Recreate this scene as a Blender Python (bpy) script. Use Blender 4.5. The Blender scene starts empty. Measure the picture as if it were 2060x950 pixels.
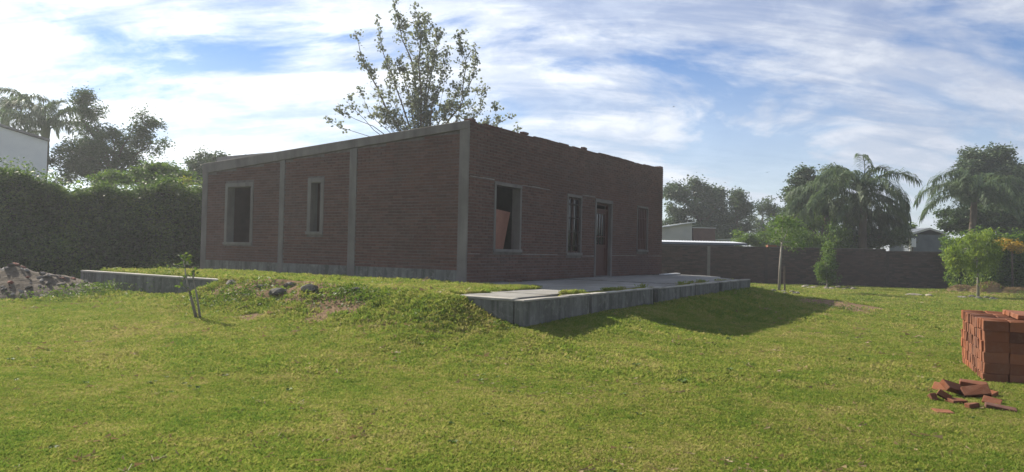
import bpy, math, random
import numpy as np
from mathutils import Vector, Matrix

random.seed(7)
RNG = np.random.default_rng(11)
sc = bpy.context.scene
COL = sc.collection
R = math.radians

# ------------------------------------------------------------------ camera
FPX, PITCH, ROLL, CAMH = 1409.38, R(1.1623), R(1.2571), 0.72567
_fw = np.array([0, math.cos(PITCH), math.sin(PITCH)])
_u0 = np.array([0, -math.sin(PITCH), math.cos(PITCH)])
_r0 = np.array([1.0, 0, 0])
_rt = math.cos(ROLL) * _r0 + math.sin(ROLL) * _u0
_up = -math.sin(ROLL) * _r0 + math.cos(ROLL) * _u0
cam_d = bpy.data.cameras.new('camera')
cam = bpy.data.objects.new('camera', cam_d)
COL.objects.link(cam)
cam_d.sensor_width = 36.0
cam_d.lens = FPX / 2060 * 36.0
cam_d.clip_start = 0.05
cam_d.clip_end = 3000
mw = Matrix.Identity(4)
for i in range(3):
    mw[i][0] = _rt[i]; mw[i][1] = _up[i]; mw[i][2] = -_fw[i]
mw[2][3] = CAMH
cam.matrix_world = mw
sc.camera = cam

# ------------------------------------------------------------------ sky, sun, exposure
SUN_EL, SUN_AZ = R(34.6), R(-50.5)          # azimuth from +Y, clockwise positive
SUN = Vector((math.cos(SUN_EL) * math.sin(SUN_AZ), math.cos(SUN_EL) * math.cos(SUN_AZ), math.sin(SUN_EL)))
world = bpy.data.worlds.new('World')
sc.world = world
world.use_nodes = True
wt = world.node_tree


def wn(t, **kw):
    n = wt.nodes.new(t)
    for k, v in kw.items():
        if k in n.inputs:
            n.inputs[k].default_value = v
        else:
            setattr(n, k, v)
    return n


def wl(a, b):
    wt.links.new(a, b)


def wmath(op, a, b=None, clamp=False):
    n = wt.nodes.new('ShaderNodeMath'); n.operation = op; n.use_clamp = clamp
    for i, x in enumerate((a, b)):
        if x is None: continue
        if isinstance(x, (int, float)): n.inputs[i].default_value = x
        else: wl(x, n.inputs[i])
    return n.outputs[0]


def build_sky():
    bg = wt.nodes['Background']
    bg.inputs['Strength'].default_value = 0.055
    sky = wn('ShaderNodeTexSky', sky_type='NISHITA', sun_disc=False, sun_elevation=SUN_EL, sun_rotation=SUN_AZ,
             air_density=1.0, dust_density=0.0, ozone_density=2.2)
    hs = wn('ShaderNodeHueSaturation', Hue=0.512, Saturation=1.22, Value=1.15)
    wl(sky.outputs[0], hs.inputs['Color'])
    tc = wn('ShaderNodeTexCoord')
    nrm = wn('ShaderNodeVectorMath', operation='NORMALIZE')
    wl(tc.outputs['Generated'], nrm.inputs[0])
    sep = wn('ShaderNodeSeparateXYZ')
    wl(nrm.outputs[0], sep.inputs[0])
    z = wmath('ADD', wmath('MAXIMUM', sep.outputs[2], 0.0), 0.34)
    comb = wn('ShaderNodeCombineXYZ')
    wl(wmath('DIVIDE', sep.outputs[0], z), comb.inputs[0]); wl(wmath('DIVIDE', sep.outputs[1], z), comb.inputs[1])

    def layer(rot, scale, noise_scale, detail, rough, dist, lo, hi, off=(0, 0, 0)):
        mp = wn('ShaderNodeMapping')
        mp.inputs['Rotation'].default_value = (0, 0, rot)
        mp.inputs['Scale'].default_value = scale
        mp.inputs['Location'].default_value = off
        wl(comb.outputs[0], mp.inputs[0])
        nz = wn('ShaderNodeTexNoise', Scale=noise_scale, Detail=detail, Roughness=rough, Distortion=dist)
        wl(mp.outputs[0], nz.inputs['Vector'])
        mr = wn('ShaderNodeMapRange', interpolation_type='SMOOTHSTEP')
        mr.inputs['From Min'].default_value = lo; mr.inputs['From Max'].default_value = hi
        wl(nz.outputs['Fac'], mr.inputs['Value'])
        return mr.outputs[0]
    sheet = layer(R(SKY[0]), (0.8, 1.25, 1), 1.7, 10, 0.60, 0.7, 0.355, 0.53, (SKY[1], SKY[2], 0))
    ripple = layer(R(38), (0.55, 2.6, 1), 2.6, 8, 0.62, 0.35, 0.36, 0.58, (1.3, 9.2, 0))
    puff = layer(R(15), (1.0, 1.3, 1), 5.5, 7, 0.62, 0.3, 0.38, 0.66, (4.3, 2.2, 0))
    cov = wmath('MULTIPLY', sheet, wmath('ADD', wmath('MULTIPLY', ripple, 0.42), 0.58))
    cov = wmath('MULTIPLY', cov, wmath('ADD', wmath('MULTIPLY', puff, 0.22), 0.80), clamp=True)
    # near the horizon thin cloud piles up along the line of sight
    hz = wn('ShaderNodeMapRange'); hz.inputs['From Min'].default_value = 0.26; hz.inputs['From Max'].default_value = 0.0
    wl(sep.outputs[2], hz.inputs['Value'])
    cov = wmath('MAXIMUM', cov, wmath('MULTIPLY', hz.outputs[0], 0.8))
    # clouds scatter sunlight forward: brighter the nearer they lie to the sun
    dt = wn('ShaderNodeVectorMath', operation='DOT_PRODUCT')
    wl(nrm.outputs[0], dt.inputs[0])
    dt.inputs[1].default_value = tuple(SUN)
    c = wmath('MAXIMUM', dt.outputs['Value'], 0.0)
    glow = wmath('ADD', wmath('MULTIPLY', wmath('POWER', c, 2.0), 9.0), 5.7)
    lum = wmath('MULTIPLY', glow, wmath('ADD', wmath('MULTIPLY', wmath('ADD', puff, ripple), 0.20), 0.74))
    cc = wn('ShaderNodeCombineColor')
    wl(wmath('MULTIPLY', lum, 0.95), cc.inputs[0]); wl(wmath('ADD', wmath('MULTIPLY', lum, 0.97), 0.3), cc.inputs[1])
    wl(wmath('ADD', wmath('MULTIPLY', lum, 0.88), 1.9), cc.inputs[2])
    mix = wn('ShaderNodeMix', data_type='RGBA')
    wl(cov, mix.inputs['Factor'])
    wl(hs.outputs[0], mix.inputs['A']); wl(cc.outputs[0], mix.inputs['B'])
    wl(mix.outputs['Result'], bg.inputs['Color'])


SKY = (24, 3.1, 1.7)
build_sky()
sun_d = bpy.data.lights.new('sun', 'SUN')
sun_d.energy = 5.0
sun_d.angle = R(0.55)
sun_d.color = (1.0, 0.91, 0.77)
sun_o = bpy.data.objects.new('sun', sun_d)
COL.objects.link(sun_o)
sun_o.location = (-20, 30, 40)
sun_o.rotation_euler = SUN.to_track_quat('Z', 'Y').to_euler()
sc.view_settings.view_transform = 'Standard'
sc.view_settings.look = 'None'
sc.view_settings.gamma = 1
sc.view_settings.use_curve_mapping = False
sc.view_settings.exposure = 1.0
sc.render.engine = 'CYCLES'
sc.cycles.use_denoising = True
sc.cycles.max_bounces = 8
sc.cycles.volume_bounces = 0
sc.cycles.transparent_max_bounces = 8


# ------------------------------------------------------------------ pixel helpers (used for measuring the layout)
def ray(x, y):
    return _fw + _rt * (x - 1030) / FPX - _up * (y - 475) / FPX


def atY(x, y, Y):
    d = ray(x, y)
    return np.array([0, 0, CAMH]) + d * (Y / d[1])


def atz(x, y, z):
    d = ray(x, y)
    return np.array([0, 0, CAMH]) + d * ((z - CAMH) / d[2])


TH = R(57.416)
ER = np.array([math.cos(TH), math.sin(TH)])
EL = np.array([-math.sin(TH), math.cos(TH)])
C0 = np.array([-0.93862, 14.97685])


def to_local(x, y):
    dx, dy = x - C0[0], y - C0[1]
    return dx * ER[0] + dy * ER[1], dx * EL[0] + dy * EL[1]


def to_world(a, b):
    return C0[0] + a * ER[0] + b * EL[0], C0[1] + a * ER[1] + b * EL[1]


# ------------------------------------------------------------------ noise and terrain height
_perm = np.random.default_rng(3).random((256, 256))


def vnoise(x, y):
    x = np.asarray(x, float); y = np.asarray(y, float)
    xi = np.floor(x).astype(int); yi = np.floor(y).astype(int)
    fx = x - xi; fy = y - yi
    fx = fx * fx * (3 - 2 * fx); fy = fy * fy * (3 - 2 * fy)
    g = lambda i, j: _perm[i & 255, j & 255]
    return (g(xi, yi) * (1 - fx) + g(xi + 1, yi) * fx) * (1 - fy) + (g(xi, yi + 1) * (1 - fx) + g(xi + 1, yi + 1) * fx) * fy


def fbm(x, y, o=3):
    s = 0; a = 0.5; t = 0
    for k in range(o):
        s = s + a * vnoise(x * 2 ** k + 17 * k, y * 2 ** k + 9 * k); t += a; a *= 0.5
    return s / t - 0.5


def smooth(e0, e1, x):
    t = np.clip((x - e0) / (e1 - e0), 0, 1)
    return t * t * (3 - 2 * t)


PA0, PA1, PB0, PB1 = -3.585, 9.5, -3.62, 8.72      # platform edges in house coordinates
HLA, HLB = 11.574, 9.436                            # house lengths along both faces


def terrain(x, y):
    x = np.asarray(x, float); y = np.asarray(y, float)
    a, b = to_local(x, y)
    zb = -0.72 + 0.10 * smooth(-2, -9, x) * smooth(30, 14, y) + 0.09 * fbm(x * 0.35, y * 0.35) + 0.035 * fbm(x * 1.6 + 5, y * 1.6)
    da = np.maximum(np.maximum(PA0 - a, a - PA1), 0)
    db = np.maximum(np.maximum(PB0 - b, b - PB1), 0)
    d = np.hypot(da, db)
    zfront = np.interp(a, [-3.6, 0, 9.6], [-0.385, -0.33, -0.25])
    zleft = np.interp(b, [-3.6, -3.1, -2.55, -1.9, 3.0, 3.9, 9], [-0.385, -0.27, 0.0, 0.035, 0.035, -0.36, -0.42])
    wl_ = da / (da + db + 1e-6)
    wl_ = np.where(a < PA0, wl_, 0)
    zp = zleft * wl_ + zfront * (1 - wl_)
    k = 0.58 * np.exp(-(d / 0.85) ** 2) + 0.42 * np.exp(-(d / 3.0) ** 2)
    z = zb + (zp - zb) * k
    # rough bank with old fill at the platform's grassy side
    bank = np.exp(-((b - 1.2) / 1.9) ** 2) * np.exp(-((a + 3.9) / 0.75) ** 2)
    z = z + bank * (-0.01 + 0.30 * fbm(a * 2.4, b * 2.4))
    bank2 = np.exp(-((b + 2.0) / 1.0) ** 2) * np.exp(-((a + 4.5) / 0.8) ** 2)
    z = z + bank2 * 0.16 * fbm(a * 2.6 + 4, b * 2.6)
    inside = (a > PA0) & (b > PB0) & (b < PB1) & (a < PA1)
    # on the platform: turf over the side strip, slab elsewhere
    n = 0.35 * fbm(a * 1.3 + 20, b * 1.3)
    turf = smooth(-2.35, -1.75, b + n + 0.25) * smooth(-0.18, -0.5, a + 0.5 * n)
    strip = np.exp(-((b + 3.16 + 0.3 * n) / 0.24) ** 2) * smooth(-0.32, 0.1, fbm(a * 0.8 + 3, b * 0.8) + 0.16) * smooth(-2.6, -1.5, a)
    corner = smooth(0.5, 0.0, np.hypot((a + 2.9) / 1.6, (b + 2.6) / 0.8)) * 0.9
    t = np.maximum(np.maximum(turf, strip), corner)
    # behind an exposed wall the soil stays well below the slab; where the bank covers the wall it runs on level
    cover = smooth(-0.12, 0.0, zleft) * smooth(PB0 + 0.9, PB0 + 1.3, b)
    em = np.maximum(smooth(0.17, 0.30, a - PA0), cover) * smooth(0.17, 0.30, b - PB0) * smooth(0.17, 0.3, PA1 - a) * smooth(0.17, 0.3, PB1 - b)
    t = t * em
    zin = -0.55 + t * (0.565 + 0.05 * fbm(a * 2.5, b * 2.5)) + turf * bank * 0.10
    z = np.where(inside, zin, z)
    # small mounds on the lawn: bare soil near the stone-ringed sapling
    z = z + 0.10 * np.exp(-(((x - 9.15) / 0.9) ** 2 + ((y - 19.6) / 1.4) ** 2))
    z = z + 0.02 * np.exp(-(((x + 5.6) / 0.4) ** 2 + ((y - 12.6) / 0.4) ** 2))
    return z


def th(x, y):
    return float(terrain(np.array([x]), np.array([y]))[0])


def on_ground(x, y):
    """point where the sight line through this photo pixel meets the lawn"""
    d = ray(x, y); o = np.array([0, 0, CAMH])
    t = np.linspace(2, 60, 6000)
    p = o + d * t[:, None]
    hit = np.nonzero(p[:, 2] <= terrain(p[:, 0], p[:, 1]))[0]
    if len(hit): return p[hit[0]]
    return o + d * 40


# ------------------------------------------------------------------ material helpers
def material(name):
    m = bpy.data.materials.new(name)
    m.use_nodes = True
    nt = m.node_tree
    b = nt.nodes['Principled BSDF']
    b.inputs['Specular IOR Level'].default_value = 0.25
    return m, nt, b


class NT:
    def __init__(s, nt): s.nt = nt

    def n(s, t, **kw):
        n = s.nt.nodes.new(t)
        for k, v in kw.items():
            if k in n.inputs: n.inputs[k].default_value = v
            else: setattr(n, k, v)
        return n

    def l(s, a, b): s.nt.links.new(a, b)

    def pos(s):
        return s.n('ShaderNodeNewGeometry').outputs['Position']

    def obj(s):
        return s.n('ShaderNodeTexCoord').outputs['Object']

    def noise(s, vec, scale, detail=4, rough=0.55, dist=0.0, stretch=None):
        if stretch:
            mp = s.n('ShaderNodeMapping'); mp.inputs['Scale'].default_value = stretch
            s.l(vec, mp.inputs[0]); vec = mp.outputs[0]
        q = s.n('ShaderNodeTexNoise', Scale=scale, Detail=detail, Roughness=rough, Distortion=dist)
        s.l(vec, q.inputs['Vector'])
        return q.outputs['Fac']

    def ramp(s, fac, stops):
        r = s.n('ShaderNodeValToRGB')
        e = r.color_ramp.elements
        while len(e) < len(stops): e.new(0.5)
        for i, (p, c) in enumerate(stops):
            e[i].position = p; e[i].color = (*c, 1)
        s.l(fac, r.inputs[0])
        return r.outputs[0]

    def rng(s, fac, a, b, c=0.0, d=1.0):
        r = s.n('ShaderNodeMapRange')
        for k, v in zip(('From Min', 'From Max', 'To Min', 'To Max'), (a, b, c, d)): r.inputs[k].default_value = v
        s.l(fac, r.inputs['Value'])
        return r.outputs[0]

    def mix(s, fac, a, b, mode='MIX'):
        m = s.n('ShaderNodeMix', data_type='RGBA', blend_type=mode)
        for k, v in (('Factor', fac), ('A', a), ('B', b)):
            if isinstance(v, (int, float)): m.inputs[k].default_value = v
            elif isinstance(v, tuple): m.inputs[k].default_value = (*v, 1)
            else: s.l(v, m.inputs[k])
        return m.outputs['Result']

    def m(s, op, a, b=0.0):
        q = s.n('ShaderNodeMath', operation=op)
        for i, v in enumerate((a, b)):
            if isinstance(v, (int, float)): q.inputs[i].default_value = v
            else: s.l(v, q.inputs[i])
        return q.outputs[0]

    def bump(s, h, bsdf, strength=0.4, dist=0.01):
        q = s.n('ShaderNodeBump'); q.inputs['Strength'].default_value = strength; q.inputs['Distance'].default_value = dist
        s.l(h, q.inputs['Height']); s.l(q.outputs[0], bsdf.inputs['Normal'])

    def rnd(s):
        g = s.n('ShaderNodeNewGeometry').outputs['Random Per Island']
        o = s.n('ShaderNodeObjectInfo').outputs['Random']
        return s.m('FRACT', s.m('ADD', g, o))


def plain(name, c0, c1, scale=3.0, rough=0.9, bump=0.3, bscale=40, bd=0.005, stretch=None, coords='obj', spec=0.25, metal=0.0):
    m, nt, b = material(name); t = NT(nt)
    v = t.obj() if coords == 'obj' else t.pos()
    col = t.ramp(t.noise(v, scale, 5, 0.6, 0.2, stretch), [(0.3, c0), (0.7, c1)])
    t.l(col, b.inputs['Base Color'])
    b.inputs['Roughness'].default_value = rough
    b.inputs['Specular IOR Level'].default_value = spec
    b.inputs['Metallic'].default_value = metal
    if bump: t.bump(t.noise(v, bscale, 5, 0.6), b, bump, bd)
    return m


def brick_mat(name, stops, soot=0.35, dust=(0.34, 0.31, 0.28), dustamt=0.35):
    m, nt, b = material(name); t = NT(nt)
    r = t.rnd()
    base = t.ramp(r, stops)
    p = t.pos()
    base = t.mix(t.m('MULTIPLY', t.rng(t.noise(p, 1.1, 5, 0.6, 0.3), 0.42, 0.72), soot), base, (0.05, 0.042, 0.04))
    base = t.mix(t.m('MULTIPLY', t.rng(t.noise(p, 14, 6, 0.7), 0.48, 0.75), dustamt), base, dust)
    base = t.mix(t.m('MULTIPLY', t.rng(t.noise(p, 0.6, 4, 0.6, 0.2, (1, 1, 1.6)), 0.5, 0.75), dustamt * 0.6), base, dust)
    t.l(base, b.inputs['Base Color'])
    b.inputs['Roughness'].default_value = 0.95
    t.bump(t.noise(p, 60, 5, 0.7), b, 0.6, 0.006)
    return m


def leaf_mat(name, c_dark, c_mid, c_light, trans=0.35, tcol=None, rough=0.55):
    m, nt, b = material(name); t = NT(nt)
    g = t.n('ShaderNodeNewGeometry').outputs['Random Per Island']
    p = t.pos()
    f = t.m('ADD', t.m('MULTIPLY', g, 0.5), t.m('MULTIPLY', t.rng(t.noise(p, 0.9, 3, 0.6), 0.3, 0.7), 0.5))
    col = t.ramp(f, [(0.05, c_dark), (0.5, c_mid), (0.95, c_light)])
    t.l(col, b.inputs['Base Color'])
    b.inputs['Roughness'].default_value = rough
    tr = t.n('ShaderNodeBsdfTranslucent')
    hs = t.n('ShaderNodeHueSaturation', Hue=0.485, Saturation=1.1, Value=1.5)
    t.l(col, hs.inputs['Color']); t.l(hs.outputs[0], tr.inputs['Color'])
    mx = t.n('ShaderNodeMixShader'); mx.inputs[0].default_value = trans
    t.l(b.outputs[0], mx.inputs[1]); t.l(tr.outputs[0], mx.inputs[2])
    t.l(mx.outputs[0], nt.nodes['Material Output'].inputs['Surface'])
    return m


def lawn_color(t, p):
    """patchy turf: fresh green, yellowed and dry straw areas, from the ground position"""
    big = t.noise(p, 0.33, 5, 0.6, 0.4)
    mid = t.noise(p, 1.6, 5, 0.65, 0.5)
    fine = t.noise(p, 9.0, 4, 0.65)
    f = t.m('ADD', t.m('MULTIPLY', big, 0.30), t.m('ADD', t.m('MULTIPLY', mid, 0.42), t.m('MULTIPLY', fine, 0.28)))
    return f


MATS = {}


def build_materials():
    M = MATS
    M['brick'] = brick_mat('wall_brick', [(0.0, (0.082, 0.044, 0.037)), (0.3, (0.098, 0.052, 0.043)), (0.65, (0.114, 0.060, 0.048)), (0.9, (0.128, 0.070, 0.056)), (1.0, (0.092, 0.060, 0.052))], 0.4, (0.21, 0.18, 0.16), 0.28)
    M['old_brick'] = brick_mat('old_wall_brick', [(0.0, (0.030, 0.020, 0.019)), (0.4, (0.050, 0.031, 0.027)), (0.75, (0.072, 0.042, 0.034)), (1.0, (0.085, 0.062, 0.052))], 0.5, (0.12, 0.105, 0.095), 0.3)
    M['stack'] = brick_mat('new_brick', [(0.0, (0.085, 0.029, 0.014)), (0.3, (0.145, 0.048, 0.021)), (0.6, (0.20, 0.068, 0.028)), (0.85, (0.25, 0.092, 0.042)), (1.0, (0.11, 0.045, 0.028))], 0.5, (0.20, 0.125, 0.085), 0.4)
    M['mortar'] = plain('mortar', (0.082, 0.073, 0.067), (0.14, 0.126, 0.115), 6, 0.95, 0.5, 60, 0.006, coords='pos')
    M['band'] = plain('mortar_band', (0.14, 0.125, 0.115), (0.22, 0.20, 0.185), 8, 0.95, 0.5, 60, 0.006, coords='pos')
    m, nt, b = material('concrete'); t = NT(nt); p = t.pos()
    col = t.ramp(t.noise(p, 1.4, 6, 0.65, 0.3), [(0.28, (0.118, 0.108, 0.100)), (0.55, (0.165, 0.152, 0.141)), (0.8, (0.21, 0.195, 0.182))])
    col = t.mix(t.m('MULTIPLY', t.rng(t.noise(p, 3.0, 5, 0.6, 0.2, (1.4, 1.4, 0.22)), 0.45, 0.7), 0.6), col, (0.085, 0.08, 0.074))
    t.l(col, b.inputs['Base Color']); b.inputs['Roughness'].default_value = 0.92
    t.bump(t.noise(p, 26, 6, 0.7), b, 0.45, 0.01); M['concrete'] = m
    m, nt, b = material('retaining_concrete'); t = NT(nt); p = t.pos()
    col = t.ramp(t.noise(p, 1.8, 6, 0.7, 0.4), [(0.28, (0.105, 0.105, 0.098)), (0.55, (0.165, 0.165, 0.152)), (0.8, (0.225, 0.22, 0.20))])
    col = t.mix(t.m('MULTIPLY', t.rng(t.noise(p, 4.0, 5, 0.65, 0.3, (1.5, 1.5, 0.18)), 0.40, 0.62), 0.8), col, (0.055, 0.06, 0.045))
    col = t.mix(t.m('MULTIPLY', t.rng(t.noise(p, 7.0, 6, 0.75, 0.5), 0.52, 0.7), 0.6), col, (0.27, 0.26, 0.235))
    t.l(col, b.inputs['Base Color']); b.inputs['Roughness'].default_value = 0.95
    t.bump(t.noise(p, 18, 6, 0.75), b, 0.6, 0.015); M['retaining'] = m
    m, nt, b = material('slab_concrete'); t = NT(nt); p = t.pos()
    col = t.ramp(t.noise(p, 0.9, 6, 0.65, 0.5), [(0.3, (0.17, 0.165, 0.15)), (0.5, (0.215, 0.21, 0.195)), (0.75, (0.30, 0.295, 0.27))])
    col = t.mix(t.m('MULTIPLY', t.rng(t.noise(p, 2.4, 6, 0.7, 0.8), 0.52, 0.66), 0.75), col, (0.16, 0.145, 0.105))
    t.l(col, b.inputs['Base Color']); b.inputs['Roughness'].default_value = 0.95
    t.bump(t.noise(p, 20, 6, 0.75), b, 0.6, 0.02); M['slab'] = m
    M['dark_joint'] = plain('dark_greenish_joint', (0.018, 0.022, 0.014), (0.045, 0.05, 0.032), 4, 1.0, 0.6, 20, 0.02, coords='pos')  # dark greenish colour for the backs of the wall recesses
    M['kerb'] = plain('kerb_concrete', (0.22, 0.21, 0.185), (0.40, 0.38, 0.335), 3, 0.93, 0.5, 30, 0.01, coords='pos')
    M['wood'] = plain('dark_red_wood', (0.048, 0.019, 0.014), (0.085, 0.033, 0.024), 4, 0.6, 0.3, 30, 0.004, (6, 6, 0.6), spec=0.35)
    M['iron'] = plain('dark_iron', (0.02, 0.016, 0.015), (0.045, 0.03, 0.026), 9, 0.7, 0.2, 60, 0.002)
    M['glass'] = plain('dark_glass', (0.012, 0.013, 0.015), (0.02, 0.022, 0.024), 2, 0.12, 0, spec=0.5)
    M['board'] = plain('chipboard', (0.22, 0.105, 0.075), (0.32, 0.16, 0.12), 3, 0.8, 0.15, 50, 0.003)
    M['dark'] = plain('bare_inside_wall', (0.04, 0.036, 0.034), (0.07, 0.062, 0.058), 3, 0.95, 0.3, 20, 0.01)
    M['white'] = plain('white_plaster', (0.62, 0.63, 0.64), (0.76, 0.76, 0.75), 0.8, 0.9, 0.1, 20, 0.004, coords='pos')
    M['grey_plaster'] = plain('grey_plaster', (0.30, 0.31, 0.32), (0.40, 0.40, 0.40), 1.2, 0.9, 0.2, 14, 0.01, coords='pos')
    M['dark_brick'] = plain('far_dark_brick', (0.07, 0.04, 0.036), (0.12, 0.065, 0.055), 2.5, 0.95, 0.4, 14, 0.02, coords='pos')
    M['metal'] = plain('zinc_sheet', (0.42, 0.44, 0.46), (0.62, 0.64, 0.66), 2, 0.38, 0.1, 12, 0.004, (1, 6, 1), coords='pos', metal=0.6, spec=0.5)
    M['slate'] = plain('blue_grey_boards', (0.085, 0.10, 0.125), (0.13, 0.15, 0.175), 2, 0.8, 0.2, 20, 0.01, coords='pos')
    M['trim'] = plain('pale_trim', (0.45, 0.45, 0.44), (0.6, 0.6, 0.58), 3, 0.8, 0.1, 20, 0.004)
    M['roof'] = plain('roof_slab', (0.16, 0.15, 0.145), (0.26, 0.25, 0.24), 2, 0.95, 0.4, 20, 0.02, coords='pos')
    # boundary wall: fine brick courses too far away to tell apart
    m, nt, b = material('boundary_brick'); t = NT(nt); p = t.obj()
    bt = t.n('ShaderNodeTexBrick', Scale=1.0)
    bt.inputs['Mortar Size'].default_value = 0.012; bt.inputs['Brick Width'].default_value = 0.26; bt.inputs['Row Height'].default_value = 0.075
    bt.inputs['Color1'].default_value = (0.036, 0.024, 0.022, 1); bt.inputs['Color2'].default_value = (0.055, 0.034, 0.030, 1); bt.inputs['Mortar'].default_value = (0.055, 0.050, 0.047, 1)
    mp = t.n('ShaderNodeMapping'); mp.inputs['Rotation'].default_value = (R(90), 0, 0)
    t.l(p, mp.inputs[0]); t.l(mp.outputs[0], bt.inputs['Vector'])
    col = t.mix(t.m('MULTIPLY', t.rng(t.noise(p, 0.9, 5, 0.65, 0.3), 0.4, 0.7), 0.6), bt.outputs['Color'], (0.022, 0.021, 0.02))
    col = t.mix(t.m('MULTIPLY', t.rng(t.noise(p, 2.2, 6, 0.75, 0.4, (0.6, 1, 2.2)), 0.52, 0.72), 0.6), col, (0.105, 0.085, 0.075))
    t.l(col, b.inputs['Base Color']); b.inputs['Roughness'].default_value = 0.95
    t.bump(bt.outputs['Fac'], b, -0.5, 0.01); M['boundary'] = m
    # lawn soil and thatch below the blades
    m, nt, b = material('lawn'); t = NT(nt); p = t.pos()
    f = lawn_color(t, p)
    col = t.ramp(f, [(0.36, (0.090, 0.125, 0.018)), (0.46, (0.150, 0.170, 0.026)), (0.56, (0.20, 0.185, 0.042)), (0.68, (0.25, 0.195, 0.080))])
    col = t.mix(t.rng(t.noise(p, 30, 4, 0.7), 0.5, 0.8), col, (0.030, 0.042, 0.010))
    bare = t.n('ShaderNodeAttribute', attribute_name='bare')
    soil = t.ramp(t.noise(p, 7, 5, 0.7), [(0.3, (0.13, 0.085, 0.05)), (0.7, (0.25, 0.17, 0.105))])
    col = t.mix(bare.outputs['Fac'], col, soil)
    t.l(col, b.inputs['Base Color']); b.inputs['Roughness'].default_value = 1.0
    b.inputs['Specular IOR Level'].default_value = 0.05
    t.bump(t.noise(p, 22, 6, 0.75), b, 0.9, 0.05); M['lawn'] = m
    m, nt, b = material('grass_blade'); t = NT(nt); p = t.pos()
    f = t.m('ADD', lawn_color(t, p), t.m('MULTIPLY', t.m('SUBTRACT', t.n('ShaderNodeObjectInfo').outputs['Random'], 0.5), 0.16))
    g = t.n('ShaderNodeNewGeometry').outputs['Random Per Island']
    f = t.m('ADD', f, t.m('MULTIPLY', t.m('SUBTRACT', g, 0.5), 0.14))
    col = t.ramp(f, [(0.35, (0.098, 0.174, 0.024)), (0.46, (0.176, 0.236, 0.038)), (0.55, (0.255, 0.270, 0.060)), (0.65, (0.34, 0.298, 0.120))])
    t.l(col, b.inputs['Base Color']); b.inputs['Roughness'].default_value = 0.6
    b.inputs['Specular IOR Level'].default_value = 0.12
    tr = t.n('ShaderNodeBsdfTranslucent'); t.l(col, tr.inputs['Color'])
    mx = t.n('ShaderNodeMixShader'); mx.inputs[0].default_value = 0.5
    t.l(b.outputs[0], mx.inputs[1]); t.l(tr.outputs[0], mx.inputs[2])
    t.l(mx.outputs[0], nt.nodes['Material Output'].inputs['Surface']); M['blade'] = m
    M['weed'] = leaf_mat('weed_leaf', (0.035, 0.075, 0.015), (0.07, 0.125, 0.022), (0.14, 0.19, 0.04), 0.4)
    M['straw'] = leaf_mat('dry_straw', (0.12, 0.085, 0.04), (0.20, 0.15, 0.075), (0.30, 0.23, 0.12), 0.2)
    M['soil'] = plain('rubble_soil', (0.060, 0.047, 0.034), (0.125, 0.102, 0.076), 5, 1.0, 0.9, 14, 0.04, coords='pos')
    m, nt, b = material('rubble_stone'); t = NT(nt); p = t.pos()
    col = t.ramp(t.n('ShaderNodeObjectInfo').outputs['Random'], [(0.0, (0.10, 0.09, 0.08)), (0.45, (0.17, 0.155, 0.14)), (0.58, (0.24, 0.225, 0.205)), (0.74, (0.24, 0.225, 0.205)), (0.80, (0.19, 0.075, 0.055))])
    col = t.mix(t.m('MULTIPLY', t.rng(t.noise(p, 9, 5, 0.7), 0.45, 0.7), 0.5), col, (0.11, 0.092, 0.075))
    t.l(col, b.inputs['Base Color']); b.inputs['Roughness'].default_value = 0.95
    t.bump(t.noise(p, 24, 5, 0.7), b, 0.6, 0.02); M['rubble'] = m
    M['stone'] = plain('field_stone', (0.07, 0.066, 0.056), (0.155, 0.145, 0.125), 4, 0.95, 0.7, 18, 0.02, coords='pos')
    M['pale_stone'] = plain('pale_field_stone', (0.17, 0.15, 0.115), (0.28, 0.25, 0.20), 4, 0.95, 0.6, 18, 0.02, coords='pos')
    M['bark'] = plain('bark', (0.055, 0.042, 0.032), (0.13, 0.105, 0.08), 5, 0.95, 0.7, 12, 0.02, (1, 1, 0.25), coords='pos')
    M['pale_bark'] = plain('pale_bark', (0.17, 0.15, 0.125), (0.32, 0.30, 0.265), 4, 0.9, 0.5, 12, 0.02, (1, 1, 0.3), coords='pos')
    M['leaf_poplar'] = leaf_mat('poplar_leaf', (0.080, 0.10, 0.062), (0.115, 0.14, 0.088), (0.16, 0.18, 0.115), 0.42)
    M['leaf_dark'] = leaf_mat('dark_leaf', (0.020, 0.044, 0.016), (0.038, 0.074, 0.024), (0.075, 0.12, 0.038), 0.3)
    M['leaf_hedge'] = leaf_mat('hedge_leaf', (0.020, 0.046, 0.014), (0.050, 0.100, 0.022), (0.13, 0.20, 0.04), 0.4)
    M['leaf_yellow'] = leaf_mat('yellow_green_leaf', (0.09, 0.12, 0.02), (0.16, 0.19, 0.03), (0.26, 0.27, 0.05), 0.45)
    M['leaf_euc'] = leaf_mat('grey_green_leaf', (0.032, 0.056, 0.030), (0.055, 0.088, 0.044), (0.095, 0.135, 0.066), 0.32)
    M['leaf_palm'] = leaf_mat('palm_leaf', (0.040, 0.070, 0.034), (0.070, 0.110, 0.050), (0.12, 0.165, 0.075), 0.35)
    M['leaf_bright'] = leaf_mat('bright_leaf', (0.040, 0.085, 0.018), (0.070, 0.135, 0.025), (0.13, 0.19, 0.04), 0.4)
    M['leaf_willow'] = leaf_mat('willow_leaf', (0.07, 0.12, 0.02), (0.12, 0.19, 0.03), (0.21, 0.27, 0.05), 0.45)
    M['flower'] = leaf_mat('yellow_blossom', (0.16, 0.15, 0.02), (0.34, 0.24, 0.03), (0.45, 0.33, 0.05), 0.3)
    M['core'] = plain('hedge_core', (0.012, 0.016, 0.008), (0.028, 0.034, 0.016), 6, 1.0, 0.8, 12, 0.05, coords='pos')
    M['bird'] = plain('dark_feathers', (0.03, 0.03, 0.032), (0.06, 0.06, 0.06), 20, 0.8, 0)


build_materials()


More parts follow.
